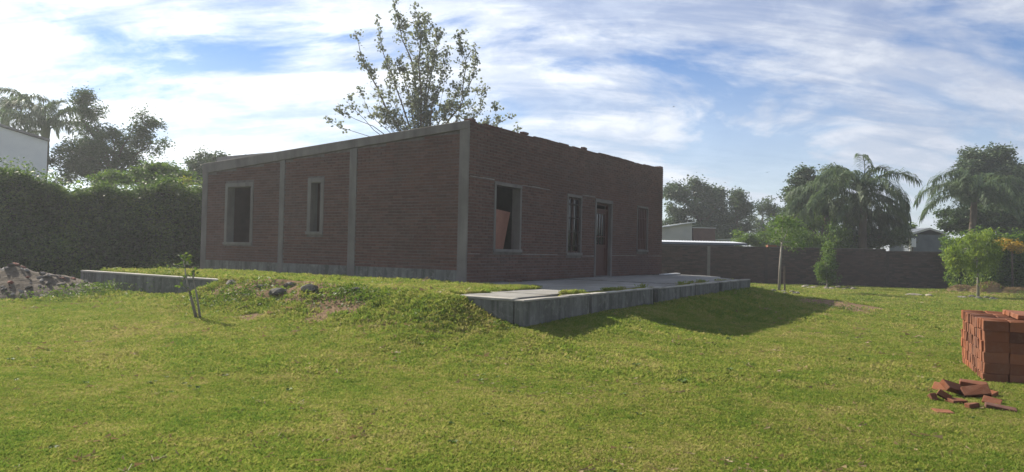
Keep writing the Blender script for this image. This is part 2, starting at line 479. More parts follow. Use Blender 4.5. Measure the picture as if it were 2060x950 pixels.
# ------------------------------------------------------------------ mesh helpers
def link(name, me, parent=None, mats=None):
    if mats is not None:
        for m in (mats if isinstance(mats, (list, tuple)) else [mats]):
            me.materials.append(MATS[m] if isinstance(m, str) else m)
    o = bpy.data.objects.new(name, me)
    COL.objects.link(o)
    if parent is not None: o.parent = parent
    return o


def mesh_np(name, verts, faces, smooth_=False):
    """verts (n,3), faces (m,k) with the same k"""
    me = bpy.data.meshes.new(name)
    verts = np.ascontiguousarray(verts, dtype=np.float32); faces = np.ascontiguousarray(faces, dtype=np.int32)
    k = faces.shape[1]
    me.vertices.add(len(verts)); me.vertices.foreach_set('co', verts.ravel())
    me.loops.add(faces.size); me.loops.foreach_set('vertex_index', faces.ravel())
    me.polygons.add(len(faces))
    me.polygons.foreach_set('loop_start', np.arange(0, faces.size, k, dtype=np.int32))
    if smooth_: me.polygons.foreach_set('use_smooth', np.ones(len(faces), dtype=bool))
    me.update(calc_edges=True); me.validate()
    return me


def empty(name, loc=(0, 0, 0), rz=0.0, label=None, cat=None, group=None):
    o = bpy.data.objects.new(name, None)
    o.empty_display_size = 0.2
    COL.objects.link(o)
    o.location = loc; o.rotation_euler = (0, 0, rz)
    if label: tag(o, label, cat, group)
    return o


def tag(o, label=None, cat=None, group=None, kind=None):
    if label: o['label'] = label
    if cat: o['category'] = cat
    if group: o['group'] = group
    if kind: o['kind'] = kind
    return o


class MB:
    """collects boxes, tubes and quads; build() links them as one mesh"""
    def __init__(s): s.v = []; s.f = []

    def hexa(s, p):
        """8 corners: bottom 4 (ccw from above) then top 4"""
        i = len(s.v); s.v += [tuple(map(float, q)) for q in p]
        s.f += [(i, i + 3, i + 2, i + 1), (i + 4, i + 5, i + 6, i + 7), (i, i + 1, i + 5, i + 4), (i + 1, i + 2, i + 6, i + 5), (i + 2, i + 3, i + 7, i + 6), (i + 3, i, i + 4, i + 7)]
        return s

    def box(s, x0, x1, y0, y1, z0, z1, z0b=None, z1b=None, axis='x'):
        """z0b, z1b: bottom and top at the far end of the axis (for slopes)"""
        z0b = z0 if z0b is None else z0b; z1b = z1 if z1b is None else z1b
        if axis == 'x':
            zb = (z0, z0b, z0b, z0); zt = (z1, z1b, z1b, z1)
        else:
            zb = (z0, z0, z0b, z0b); zt = (z1, z1, z1b, z1b)
        c = [(x0, y0), (x1, y0), (x1, y1), (x0, y1)]
        return s.hexa([(x, y, z) for (x, y), z in zip(c, zb)] + [(x, y, z) for (x, y), z in zip(c, zt)])

    def tube(s, pts, rad, n=6):
        pts = [Vector(p) for p in pts]
        rad = rad if hasattr(rad, '__len__') else [rad] * len(pts)
        i0 = len(s.v)
        for k, p in enumerate(pts):
            d = (pts[min(k + 1, len(pts) - 1)] - pts[max(k - 1, 0)])
            d = d.normalized() if d.length > 1e-9 else Vector((0, 0, 1))
            u = d.cross(Vector((0, 0, 1)) if abs(d.z) < 0.9 else Vector((1, 0, 0))).normalized(); w = d.cross(u)
            for j in range(n):
                a = 2 * math.pi * j / n
                s.v.append(tuple(p + (u * math.cos(a) + w * math.sin(a)) * rad[k]))
        for k in range(len(pts) - 1):
            for j in range(n):
                a = i0 + k * n + j; b = i0 + k * n + (j + 1) % n
                s.f.append((a, b, b + n, a + n))
        s.f.append(tuple(i0 + j for j in range(n))[::-1])
        s.f.append(tuple(i0 + (len(pts) - 1) * n + j for j in range(n)))
        return s

    def mesh(s, name, smooth_=False, bevel=0.0):
        me = bpy.data.meshes.new(name)
        me.from_pydata(s.v, [], s.f)
        if bevel:
            import bmesh
            bm = bmesh.new(); bm.from_mesh(me)
            bmesh.ops.bevel(bm, geom=bm.edges[:], offset=bevel, segments=1, affect='EDGES')
            bm.to_mesh(me); bm.free()
        if smooth_: me.polygons.foreach_set('use_smooth', [True] * len(me.polygons))
        me.update()
        return me

    def build(s, name, mat, parent=None, smooth_=False, bevel=0.0):
        return link(name, s.mesh(name, smooth_, bevel), parent, mat)


def stone_mesh(name, seed, sub=2, rough=0.28, flat=0.7):
    import bmesh
    bm = bmesh.new()
    bmesh.ops.create_icosphere(bm, subdivisions=sub, radius=1.0)
    r = np.random.default_rng(seed); off = r.random(3) * 50
    pl = r.normal(size=(7, 3)); pl /= np.linalg.norm(pl, axis=1)[:, None]; dd = r.uniform(0.55, 0.9, 7)
    for v in bm.verts:
        p = np.array(v.co)
        for q, h in zip(pl, dd):
            e = p @ q - h
            if e > 0: p = p - q * e
        p = p * (1 + rough * float(fbm(p[0] * 1.7 + off[0], p[1] * 1.7 + p[2] * 1.3 + off[1])))
        v.co = (p[0], p[1] * 0.85, p[2] * flat)
    me = bpy.data.meshes.new(name); bm.to_mesh(me); bm.free()
    return me


def leaves(points, size, rng, aspect=0.55, droop=0.0, flat=0.5, jitter=0.4):
    """diamond-shaped leaf quads at the points; returns verts, faces"""
    n = len(points)
    u = rng.normal(size=(n, 3)); u[:, 2] = u[:, 2] * flat - droop
    u /= np.linalg.norm(u, axis=1)[:, None]
    w = rng.normal(size=(n, 3)); v = np.cross(u, w); v /= np.linalg.norm(v, axis=1)[:, None] + 1e-9
    L = (size * (1 + jitter * rng.uniform(-1, 1, n)))[:, None]
    nrm = np.cross(u, v)
    a = points - u * L * 0.5; c = points + u * L * 0.5
    b = points + v * L * aspect * 0.5 + nrm * L * 0.08; d = points - v * L * aspect * 0.5 + nrm * L * 0.08
    V = np.stack([a, b, c, d], 1).reshape(-1, 3)
    F = np.arange(4 * n).reshape(n, 4)
    return V, F


def clump_points(lobes, n_clump, per, spread, rng, shell=0.55):
    """lobes: (center, radii); clumps lie mostly in the outer shell of each ellipsoid"""
    out = []
    vol = np.array([r[0] * r[1] * r[2] for c, r in lobes]) ** 0.67; vol /= vol.sum()
    for (c, r), w in zip(lobes, vol):
        m = max(3, int(n_clump * w))
        d = rng.normal(size=(m, 3)); d /= np.linalg.norm(d, axis=1)[:, None]
        rad = (shell + (1 - shell) * rng.random(m)) ** 0.8
        rad *= rng.uniform(0.85, 1.12, m)
        cc = np.array(c) + d * rad[:, None] * np.array(r)
        s = spread * rng.uniform(0.55, 1.35, m)
        cnt = np.maximum(4, (per * rng.uniform(0.5, 1.5, m) * (s / spread) ** 1.5)).astype(int)
        idx = np.repeat(np.arange(m), cnt)
        q = rng.normal(size=(len(idx), 3)) * np.array([1, 1, 0.75])
        out.append(cc[idx] + q * s[idx][:, None] * 0.5)
    return np.concatenate(out)


def crown(name, pts, size, mat, parent, rng, **kw):
    V, F = leaves(pts, size, rng, **kw)
    return link(name, mesh_np(name, V, F), parent, mat)


# ================================================================== THE SETTING
def build_lawn():
    def axis(lo, hi, step, far, grow=1.22):
        m = list(np.arange(lo, hi + 1e-6, step))
        s = step; x = hi
        up = []
        while x < far:
            s *= grow; x += s; up.append(x)
        s = step; x = lo; dn = []
        while x > -far:
            s *= grow; x -= s; dn.append(x)
        return np.array(dn[::-1] + m + up)
    xs = axis(-13, 13, 0.11, 90); ys = axis(2.5, 26, 0.11, 90)
    X, Y = np.meshgrid(xs, ys)
    Z = terrain(X, Y)
    nx, ny = len(xs), len(ys)
    V = np.stack([X, Y, Z], -1).reshape(-1, 3)
    i = np.arange(nx * ny).reshape(ny, nx)
    F = np.stack([i[:-1, :-1], i[:-1, 1:], i[1:, 1:], i[1:, :-1]], -1).reshape(-1, 4)
    me = mesh_np('lawn', V, F, True)
    at = me.attributes.new('bare', 'FLOAT', 'POINT')
    at.data.foreach_set('value', bare_soil(V[:, 0], V[:, 1]).astype(np.float32))
    o = link('lawn', me, None, 'lawn')
    tag(o, 'short patchy green and yellow mown grass ground of the yard', None, None, 'structure')


def bare_soil(x, y):
    a, b = to_local(x, y)
    n = fbm(x * 1.7, y * 1.7)
    s = 1.0 * smooth(1.1, 0.6, np.hypot((x - 9.15) / 1.15, (y - 19.5) / 1.9) + 1.3 * n)
    s = np.maximum(s, 1.0 * smooth(1.05, 0.55, np.hypot((a + 4.0) / 0.9, (b - 0.8) / 2.6) + 2.4 * n))
    s = np.maximum(s, 0.7 * smooth(1.0, 0.3, np.hypot((a + 4.6) / 0.55, (b + 2.1) / 0.75) + 1.9 * n))
    s = np.maximum(s, 0.8 * smooth(1.0, 0.5, np.hypot((x - 22.0) / 6.0, (y - 31.0) / 2.6) + 1.2 * n))
    s = np.maximum(s, 0.7 * smooth(1.0, 0.4, np.hypot((x + 10.4) / 2.3, (y - 15.6) / 1.4) + 0.9 * n))
    ins = (a > PA0) & (a < PA1) & (b > PB0) & (b < -2.2)
    s = np.where(ins, np.maximum(s, 0.45 * smooth(-0.2, 0.3, n)), s)
    return s


build_lawn()


def build_grass():
    """mown blades as tufts instanced over the lawn (uncountable: one object)"""
    rng = np.random.default_rng(21)
    tufts = bpy.data.collections.new('grass_tufts')
    for k in range(6):
        nb = 12
        V = []; F = []
        for j in range(nb):
            a = rng.uniform(0, 2 * math.pi); r = rng.uniform(0, 0.045)
            bx, by = r * math.cos(a), r * math.sin(a)
            h = rng.uniform(0.012, 0.034); lean = rng.uniform(0.15, 1.2); d = rng.uniform(0, 2 * math.pi)
            w = rng.uniform(0.0011, 0.0023)
            dx, dy = math.cos(d), math.sin(d)
            i = len(V)
            V += [(bx - dy * w, by + dx * w, -0.004), (bx + dy * w, by - dx * w, -0.004),
                  (bx + dx * h * lean * 0.4 + dy * w * 0.7, by + dy * h * lean * 0.4 - dx * w * 0.7, h * 0.62),
                  (bx + dx * h * lean, by + dy * h * lean, h * (1.0 - 0.22 * lean))]
            F += [(i, i + 1, i + 2, i + 3)]
        me = mesh_np('grass_tuft', np.array(V), np.array(F)); me.materials.append(MATS['blade'])
        tufts.objects.link(bpy.data.objects.new('grass_tuft', me))
    for k in range(3):
        V = []; F = []
        for j in range(5 if k < 2 else 11):
            a = rng.uniform(0, 6.28); d = rng.uniform(0, 6.28); r = rng.uniform(0, 0.05); bx, by = r * math.cos(a), r * math.sin(a)
            dx, dy = math.cos(d), math.sin(d); i = len(V)
            if k < 2:        # dry clippings lying on the turf
                L_, w = rng.uniform(0.03, 0.07), 0.0011; z_ = rng.uniform(0.012, 0.03)
                V += [(bx - dy * w, by + dx * w, z_), (bx + dy * w, by - dx * w, z_), (bx + dx * L_ + dy * w, by + dy * L_ - dx * w, z_ + rng.uniform(-.01, .025)), (bx + dx * L_ - dy * w, by + dy * L_ + dx * w, z_ + 0.012)]
            else:            # rosette of broad leaves
                L_, w = rng.uniform(0.022, 0.04), rng.uniform(0.006, 0.009); z_ = 0.006
                V += [(dx * 0.006, dy * 0.006, z_), (dx * L_ * .55 + dy * w, dy * L_ * .55 - dx * w, z_ + 0.022), (dx * L_, dy * L_, z_ + 0.018), (dx * L_ * .55 - dy * w, dy * L_ * .55 + dx * w, z_ + 0.022)]
            F += [(i, i + 1, i + 2, i + 3)]
        me = mesh_np('grass_tuft', np.array(V), np.array(F)); me.materials.append(MATS['straw' if k < 2 else 'weed'])
        tufts.objects.link(bpy.data.objects.new('grass_tuft', me))
    P = []; S = []
    def scatter(n, y0, y1, scale, power):
        u = rng.random(n)
        y = (y0 ** power + u * (y1 ** power - y0 ** power)) ** (1 / power)
        x = (rng.uniform(-1.05, 1.05, n)) * (y + 0.6)
        d = vnoise(x * 1.3 + 40, y * 1.3) * 0.6 + vnoise(x * 5 + 40, y * 5) * 0.4
        keep = (rng.random(n) < 0.35 + 0.9 * d) & (rng.random(n) > bare_soil(x, y) * 0.97)
        a, b = to_local(x, y)
        z = terrain(x, y)
        inh = (a > -0.05) & (b > -0.05) & (b < HLB + 0.1) & (a < HLA + 0.1)
        onp = (a > PA0) & (a < PA1) & (b > PB0) & (b < PB1)
        rimw = onp & ((a < PA0 + 0.14) | (b < PB0 + 0.14)) & (z < 0.035)
        keep &= ~inh & ~(onp & (z < 0.006)) & ~rimw & (y < 36.0)
        bk = 1 + 0.35 * np.exp(-((a + 4.0) / 0.9) ** 2) * smooth(-3.2, -2, b) * smooth(5.5, 3.5, b)
        x, y, z, bk = x[keep], y[keep], z[keep], bk[keep]
        P.append(np.stack([x, y, z], 1))
        S.append(bk * scale * rng.uniform(0.7, 1.45, len(x)) * (0.75 + 0.6 * vnoise(x * 0.9 + 7, y * 0.9 + 3)))
    scatter(310000, 2.6, 7.5, 0.88, 1.7)
    scatter(250000, 7.5, 14.0, 1.15, 1.7)
    scatter(170000, 14.0, 36.0, 1.8, 1.5)
    P = np.concatenate(P); S = np.concatenate(S)
    me = bpy.data.meshes.new('grass')
    me.vertices.add(len(P)); me.vertices.foreach_set('co', P.astype(np.float32).ravel())
    at = me.attributes.new('tuft_scale', 'FLOAT', 'POINT'); at.data.foreach_set('value', S.astype(np.float32))
    at = me.attributes.new('tuft_turn', 'FLOAT_VECTOR', 'POINT')
    rot = np.zeros((len(P), 3), np.float32); rot[:, 2] = rng.uniform(0, 6.28, len(P)); rot[:, :2] = rng.normal(0, 0.12, (len(P), 2))
    at.data.foreach_set('vector', rot.ravel())
    kind = rng.integers(0, 6, len(P))
    dry = vnoise(P[:, 0] * 0.7 + 30, P[:, 1] * 0.7 + 12)
    kind = np.where(rng.random(len(P)) < 0.006 * smooth(0.45, 0.85, dry) + 0.001, rng.integers(6, 8, len(P)), kind)
    wd = vnoise(P[:, 0] * 0.9 + 3, P[:, 1] * 0.9 + 62)
    kind = np.where(rng.random(len(P)) < 0.002 * smooth(0.55, 0.85, wd) + 0.0001, 8, kind)
    at = me.attributes.new('tuft_kind', 'INT', 'POINT'); at.data.foreach_set('value', kind.astype(np.int32))
    o = link('grass', me)
    tag(o, 'short grass blades covering the lawn', None, None, 'stuff')
    ng = bpy.data.node_groups.new('grass_scatter', 'GeometryNodeTree')
    ng.interface.new_socket('Geometry', in_out='INPUT', socket_type='NodeSocketGeometry')
    ng.interface.new_socket('Geometry', in_out='OUTPUT', socket_type='NodeSocketGeometry')
    gi = ng.nodes.new('NodeGroupInput'); go = ng.nodes.new('NodeGroupOutput')
    ip = ng.nodes.new('GeometryNodeInstanceOnPoints')
    ci = ng.nodes.new('GeometryNodeCollectionInfo')
    ci.inputs['Collection'].default_value = tufts
    ci.inputs['Separate Children'].default_value = True; ci.inputs['Reset Children'].default_value = True
    sa = ng.nodes.new('GeometryNodeInputNamedAttribute'); sa.data_type = 'FLOAT'; sa.inputs['Name'].default_value = 'tuft_scale'
    ra = ng.nodes.new('GeometryNodeInputNamedAttribute'); ra.data_type = 'FLOAT_VECTOR'; ra.inputs['Name'].default_value = 'tuft_turn'
    ri = ng.nodes.new('GeometryNodeInputNamedAttribute'); ri.data_type = 'INT'; ri.inputs['Name'].default_value = 'tuft_kind'
    er = ng.nodes.new('FunctionNodeEulerToRotation')
    L = ng.links.new
    L(gi.outputs[0], ip.inputs['Points']); L(ci.outputs[0], ip.inputs['Instance'])
    ip.inputs['Pick Instance'].default_value = True
    L(ri.outputs['Attribute'], ip.inputs['Instance Index'])
    L(ra.outputs['Attribute'], er.inputs[0]); L(er.outputs[0], ip.inputs['Rotation'])
    L(sa.outputs['Attribute'], ip.inputs['Scale'])
    L(ip.outputs[0], go.inputs[0])
    md = o.modifiers.new('grass_scatter', 'NODES'); md.node_group = ng


build_grass()


# ------------------------------------------------------------------ platform
def build_platform():
    root = empty('concrete_platform', (C0[0], C0[1], 0), TH, 'raised grey concrete platform with low retaining walls around the brick house', 'platform')
    s = MB()
    # slab in broken plates with open joints, up to the house faces
    cuts = [PA0 + 0.16, -1.9, -0.35, 1.9, 4.4, 6.6, PA1 - 0.14]
    rng = random.Random(5)
    for i in range(len(cuts) - 1):
        dz = rng.uniform(-0.012, 0.008)
        p = MB(); p.box(cuts[i] + 0.012, cuts[i + 1] - 0.012, PB0 + 0.35 + rng.uniform(0, 0.2), -0.03, -0.16, -0.004 + dz, None, None)
        p.build('slab_plate', 'slab', root)
    p = MB(); p.box(PA0 + 0.16, -0.03, 0.0, PB1 - 0.05, -0.17, -0.03); p.build('slab_plate', 'slab', root)
    # irregular slab tongue running on along the far end of the front face
    p = MB(); i = 0
    top = [(PA1 - 0.13, -0.03), (PA1 - 0.13, -3.2), (10.1, -2.8), (10.7, -2.3), (11.5, -2.1), (12.3, -1.2), (12.5, -0.03)]
    n = len(top)
    p.v += [(x, y, -0.014) for x, y in top] + [(x, y, -0.5) for x, y in top]
    p.f.append(tuple(range(n - 1, -1, -1))[::-1]); p.f += [(k, k + n, (k + 1) % n + n, (k + 1) % n) for k in range(n)]
    p.build('slab_plate', 'slab', root)
    # front retaining wall: separate cast pieces with open recesses between them
    segs = [(PA0, -1.46, 0.0), (-1.26, 1.58, 0.05), (1.80, 4.18, 0.02), (4.40, 6.31, 0.06), (6.51, 8.2, 0.03), (8.38, PA1, 0.05)]
    for a0, a1, back in segs:
        p = MB(); p.box(a0, a1, PB0 + back, PB0 + 0.15 + back, -1.0, -0.012)
        p.build('retaining_wall', 'retaining', root, bevel=0.006)
        x = a0 - 0.004
        while x < a1 - 0.05:
            e = min(a1 + 0.004, x + rng.uniform(0.35, 0.9))
            if rng.random() > 0.10 or x < a0 + 0.1:
                k = MB(); t1, t2 = rng.uniform(0.006, 0.026), rng.uniform(0.006, 0.026); f1, f2 = rng.uniform(-.014, .002), rng.uniform(-.014, .002)
                k.hexa([(x, PB0 + back + f1, -.0115), (e - .004, PB0 + back + f2, -.0115), (e - .004, PB0 + back + rng.uniform(.13, .19), -.0115), (x, PB0 + back + rng.uniform(.13, .19), -.0115),
                        (x, PB0 + back + f1, t1), (e - .004, PB0 + back + f2, t2), (e - .004, PB0 + back + .15, t2 - .004), (x, PB0 + back + .15, t1 - .004)])
                k.build('kerb', 'kerb', root, bevel=0.006)
            x = e
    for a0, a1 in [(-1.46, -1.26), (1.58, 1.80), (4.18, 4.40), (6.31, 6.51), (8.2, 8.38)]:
        p = MB(); p.box(a0 - 0.02, a1 + 0.02, PB0 + 0.11, PB0 + 0.2, -1.0, -0.03); p.build('recess_back', 'dark_joint', root)
    p = MB(); p.box(PA1 - 0.15, PA1, PB0 + 0.19, -0.4, -1.0, -0.016); p.build('retaining_wall', 'retaining', root)
    # side wall, half buried by the turf bank
    for b0, b1 in [(PB0 + 0.165, -0.5), (-0.49, 3.2), (3.21, PB1)]:
        p = MB(); p.box(PA0, PA0 + 0.15, b0, b1, -1.0, -0.012); p.build('retaining_wall', 'retaining', root)
        k = MB(); k.box(PA0 - 0.012, PA0 + 0.155, b0 + 0.004, b1 - 0.004, -0.0115, 0.028); k.build('kerb', 'kerb', root, bevel=0.006)
    p = MB(); p.box(PA0 + 0.155, -0.1, PB1 - 0.15, PB1, -1.0, -0.012); p.build('retaining_wall', 'retaining', root)


build_platform()


# ------------------------------------------------------------------ house
def build_house():
    root = empty('brick_house', (C0[0], C0[1], 0), TH, 'unfinished single-storey red brick house with grey concrete columns and sloping parapet', 'house')
    rng = np.random.default_rng(5)
    FRT = lambda a: 3.5 + 0.22 * a / HLA                 # top of front wall
    BB = lambda b: 3.30 + (2.72 - 3.30) * (b - 0.27) / (HLB - 0.27)   # underside of the sloping beam
    BT = lambda b: 3.50 + (3.007 - 3.50) * b / HLB
    T = 0.24                                              # wall thickness
    # name, face, s0, s1, z0, z1 of the outer edge of the surround
    ops = {'F': [(0.964, 2.136, 0.672, 2.275), (4.446, 5.323, 0.622, 2.270), (6.156, 7.357, 0.0, 2.269), (9.275, 10.218, 0.764, 2.262)],
           'S': [(7.171, 8.384, 0.706, 2.407), (4.455, 5.040, 1.010, 2.432)]}

    def P(face, s, dep, z):
        """face coordinates: s along the wall, dep inwards"""
        return (s, dep, z) if face == 'F' else (dep, s, z)

    def bx(mb, face, s0, s1, d0, d1, z0, z1, z0b=None, z1b=None):
        if face == 'F': mb.box(s0, s1, d0, d1, z0, z1, z0b, z1b, 'x')
        else: mb.box(d0, d1, s0, s1, z0, z1, z0b, z1b, 'y')

    def wall_cells(face, s_lo, s_hi, top, bottom=0.0, d0=0.009, d1=T, name='wall'):
        mb = MB()
        ss = sorted({s_lo, s_hi, *[o[0] for o in ops[face]], *[o[1] for o in ops[face]]})
        for s0, s1 in zip(ss[:-1], ss[1:]):
            op = [o for o in ops[face] if o[0] <= s0 + 1e-6 and o[1] >= s1 - 1e-6]
            if op:
                o = op[0]
                if o[2] > bottom + 0.01: bx(mb, face, s0, s1, d0, d1, bottom, o[2])
                bx(mb, face, s0, s1, d0, d1, o[3], top(s0), None, top(s1))
            else:
                bx(mb, face, s0, s1, d0, d1, bottom, top(s0), None, top(s1))
        return mb.build(name, 'mortar', root)

    wall_f = wall_cells('F', 0.015, HLA - 0.005, lambda a: FRT(a) - 0.022)
    wall_s = wall_cells('S', T + 0.001, HLB - 0.02, lambda b: BB(b) - 0.002, 0.05)
    # ---- bricks: courses of 7 cm, stretcher bond, cut at openings and columns
    bl, bh, jo, pitch = 0.243, 0.055, 0.013, 0.069
    cand = []
    blockS = [(0.0, 0.274), (3.338, 3.579), (5.918, 6.112), (9.20, HLB)]
    for face, L in (('F', HLA), ('S', HLB)):
        nc = 56
        z_start = 0.012 if face == 'F' else 0.27
        for k in range(nc):
            z0 = z_start + k * pitch
            z1 = z0 + bh
            s = -(k % 2) * (bl + jo) / 2 - 0.001 * (k % 3)
            while s < L:
                s0, s1 = s, s + bl
                s += bl + jo
                s0 = max(s0, 0.0); s1 = min(s1, L)
                top = (FRT((s0 + s1) / 2) if face == 'F' else BB(max(s0, s1)) - 0.004)
                if face == 'F':
                    if z0 > top - 0.02: continue
                    if z1 > top - 0.02 and rng.random() < 0.05: continue
                    z_top = min(z1, top + rng.uniform(-0.006, 0.006))
                elif z1 > top: continue
                else: z_top = z1
                pieces = [(s0, s1)]
                for o in ops[face]:
                    if z1 > o[2] - 0.01 and z0 < o[3] + 0.01:
                        new = []
                        for p0, p1 in pieces:
                            if p1 <= o[0] or p0 >= o[1]: new.append((p0, p1)); continue
                            if p0 < o[0] - jo: new.append((p0, o[0] - jo))
                            if p1 > o[1] + jo: new.append((o[1] + jo, p1))
                        pieces = new
                if face == 'S':
                    for o in blockS:
                        new = []
                        for p0, p1 in pieces:
                            if p1 <= o[0] or p0 >= o[1]: new.append((p0, p1)); continue
                            if p0 < o[0] - 0.003: new.append((p0, o[0] - 0.003))
                            if p1 > o[1] + 0.003: new.append((o[1] + 0.003, p1))
                        pieces = new
                for p0, p1 in pieces:
                    if p1 - p0 > 0.035: cand.append((face, p0, p1, z0, z_top))
    # the 300 bricks that show largest are parts of their own, the others one joined part per wall
    def dist(c):
        m = P(c[0], (c[1] + c[2]) / 2, 0, (c[3] + c[4]) / 2)
        x, y = to_world(m[0], m[1])
        foreshort = abs((x * ER[0] + y * ER[1]) if c[0] == 'S' else (x * EL[0] + y * EL[1]))
        return (x * x + y * y + (m[2] - CAMH) ** 2) ** 1.5 / (foreshort * (c[2] - c[1]))
    order = sorted(range(len(cand)), key=lambda i: dist(cand[i]))
    near = set(order[:300])
    rest = {'F': MB(), 'S': MB()}
    shared = {}
    for i, (face, s0, s1, z0, z1) in enumerate(cand):
        pr = -0.002 - float(rng.random()) * 0.0045
        jz = float(rng.normal(0, 0.0010)); js = float(rng.normal(0, 0.002))
        if i in near:
            L = round(s1 - s0, 3); key = (face, L, round(z1 - z0, 3))
            if key not in shared:
                mb = MB(); bx(mb, face, -L / 2, L / 2, 0, 0.06, 0, z1 - z0)
                me = mb.mesh('brick', bevel=0.003); me.materials.append(MATS['brick']); shared[key] = me
            o = bpy.data.objects.new('brick', shared[key]); COL.objects.link(o)
            o.parent = wall_f if face == 'F' else wall_s
            o.location = P(face, (s0 + s1) / 2 + (js if s0 > 0.1 else 0), pr, z0 + jz)
        else:
            bx(rest[face], face, s0, s1, pr, 0.06, z0 + jz, z1 + jz)
    for face, w in (('F', wall_f), ('S', wall_s)):
        o = rest[face].build('brickwork', 'brick', w); tag(o, kind='stuff')
    # rough mortar bands at sill and lintel level of the front
    mb = MB()
    for z, a0, a1 in ((0.628, 0.02, 0.95), (0.628, 2.15, 4.43), (0.600, 5.34, 6.14), (0.63, 7.37, 9.25), (0.63, 10.24, 11.55), (2.30, 0.02, 0.95), (2.292, 2.15, 4.44), (2.300, 5.33, 6.15)):
        s = a0
        while s < a1:
            e = min(a1, s + float(rng.uniform(0.2, 0.6)))
            if rng.random() < 0.85: mb.box(s, e, -0.0085, 0.02, z - 0.006, z + float(rng.uniform(0.010, 0.024)))
            s = e + 0.004
    mb.build('mortar_band', 'band', wall_f)
    # ---- concrete frame of the side: columns, sloping ring beam, plinth
    for k, (b0, b1) in enumerate(blockS):
        p = MB()
        if k == 0: p.box(-0.022, T, 0.0105, b1, 0.0, BB(b1) + 0.02, None, None)
        else: p.box(-0.018 - 0.003 * (k == 3), T - 0.002, b0, b1, 0.0, BB(b0), None, BB(b1), 'y')
        p.build('column', 'concrete', root, bevel=0.006)
    p = MB()
    p.box(-0.030, T + 0.001, 0.0105, HLB + 0.01, BB(0.0) + 0.004, BT(0), BB(HLB) + 0.004, BT(HLB), 'y')
    p.build('ring_beam', 'concrete', root, bevel=0.008)
    edges = [0.276, 3.336, 3.581, 5.916, 6.114, 9.198]
    for b0, b1 in zip(edges[::2], edges[1::2]):
        p = MB(); p.box(-0.013, 0.2, b0, b1, 0.0, 0.262); p.build('plinth', 'retaining', root, bevel=0.006)
    # ---- walls out of sight, roof slab, inside partition
    p = MB(); p.box(HLA - T, HLA - 0.006, T + 0.002, HLB - 0.02, 0, FRT(HLA) - 0.05, None, None); p.build('wall', 'dark_brick', root)
    p = MB(); p.box(T + 0.002, HLA - T - 0.002, HLB - T, HLB - 0.02, 0, 2.9); p.build('wall', 'dark_brick', root)
    p = MB(); p.box(T + 0.003, HLA - T - 0.003, T + 0.003, HLB - T - 0.003, 3.10, 3.22, 3.10, 3.22)
    p.build('roof', 'roof', root)
    p = MB(); p.box(0.9, HLA - T - 0.01, 4.2, 4.32, 0.012, 3.09); p.box(3.4, 3.52, T + 0.01, 4.19, 0.012, 3.09); p.box(6.9 + 0.9, 8.02, T + 0.01, 4.19, 0.012, 3.09)
    p.build('partition', 'dark', root)
    p = MB(); p.box(T + 0.003, HLA - T - 0.003, T + 0.003, HLB - T - 0.003, -0.3, 0.008); p.build('inside_floor', 'roof', root)
    # raised end pier of the parapet
    p = MB(); p.box(HLA - 0.25, HLA - 0.004, 0.004, 0.24, FRT(HLA) - 0.045, FRT(HLA) + 0.07); p.build('parapet_end', 'brick', root, bevel=0.006)
    # ---- openings
    def surround(par, face, o, w=0.085, sill=True, proud=0.016, jambs=(1, 1), top=True):
        s0, s1, z0, z1 = o
        zb = z0 + (0.075 if sill else 0.0)
        for on, a0, a1 in ((jambs[0], s0, s0 + w), (jambs[1], s1 - w, s1)):
            if on:
                m = MB(); bx(m, face, a0, a1, -proud, T - 0.02, zb, z1 - (w if top else 0)); m.build('jamb', 'concrete', par, bevel=0.005)
        if top:
            m = MB(); bx(m, face, s0, s1, -proud - 0.002, T - 0.018, z1 - w + 0.0005, z1); m.build('lintel', 'concrete', par, bevel=0.005)
        if sill:
            m = MB(); bx(m, face, s0 - 0.015, s1 + 0.015, -proud - 0.03, T - 0.016, z0, zb - 0.0005); m.build('sill', 'concrete', par, bevel=0.006)

    def holder(name, label=None):
        h = empty(name); h.parent = root
        if label: h['label'] = label
        return h
    # wide open window of the front (empty frame with a board behind it)
    w = holder('window', 'empty window opening with a board leaning inside'); surround(w, 'F', ops['F'][0], 0.075)
    # narrow window of the front: iron bars over a dark casement
    o = ops['F'][1]; w = holder('window', 'narrow window with vertical iron bars'); surround(w, 'F', o, 0.07)
    casement(w, o, 'F', 0.07, bars=5, rails=4, mid=True)
    # door
    o = ops['F'][2]; d = holder('door', 'dark reddish wooden door with barred glazed upper half')
    surround(d, 'F', o, 0.095, sill=False)
    door_leaf(d, o)
    o = ops['F'][3]; w = holder('window', 'narrow window closed by reddish wooden slats'); surround(w, 'F', o, 0.05, jambs=(1, 1))
    casement(w, o, 'F', 0.05, bars=6, rails=2, mid=False, wood=True)
    w = holder('window', 'tall empty window opening with pale concrete surround'); surround(w, 'S', ops['S'][0], 0.11)
    w = holder('window', 'slit window opening with pale concrete surround'); surround(w, 'S', ops['S'][1], 0.12)
    return root


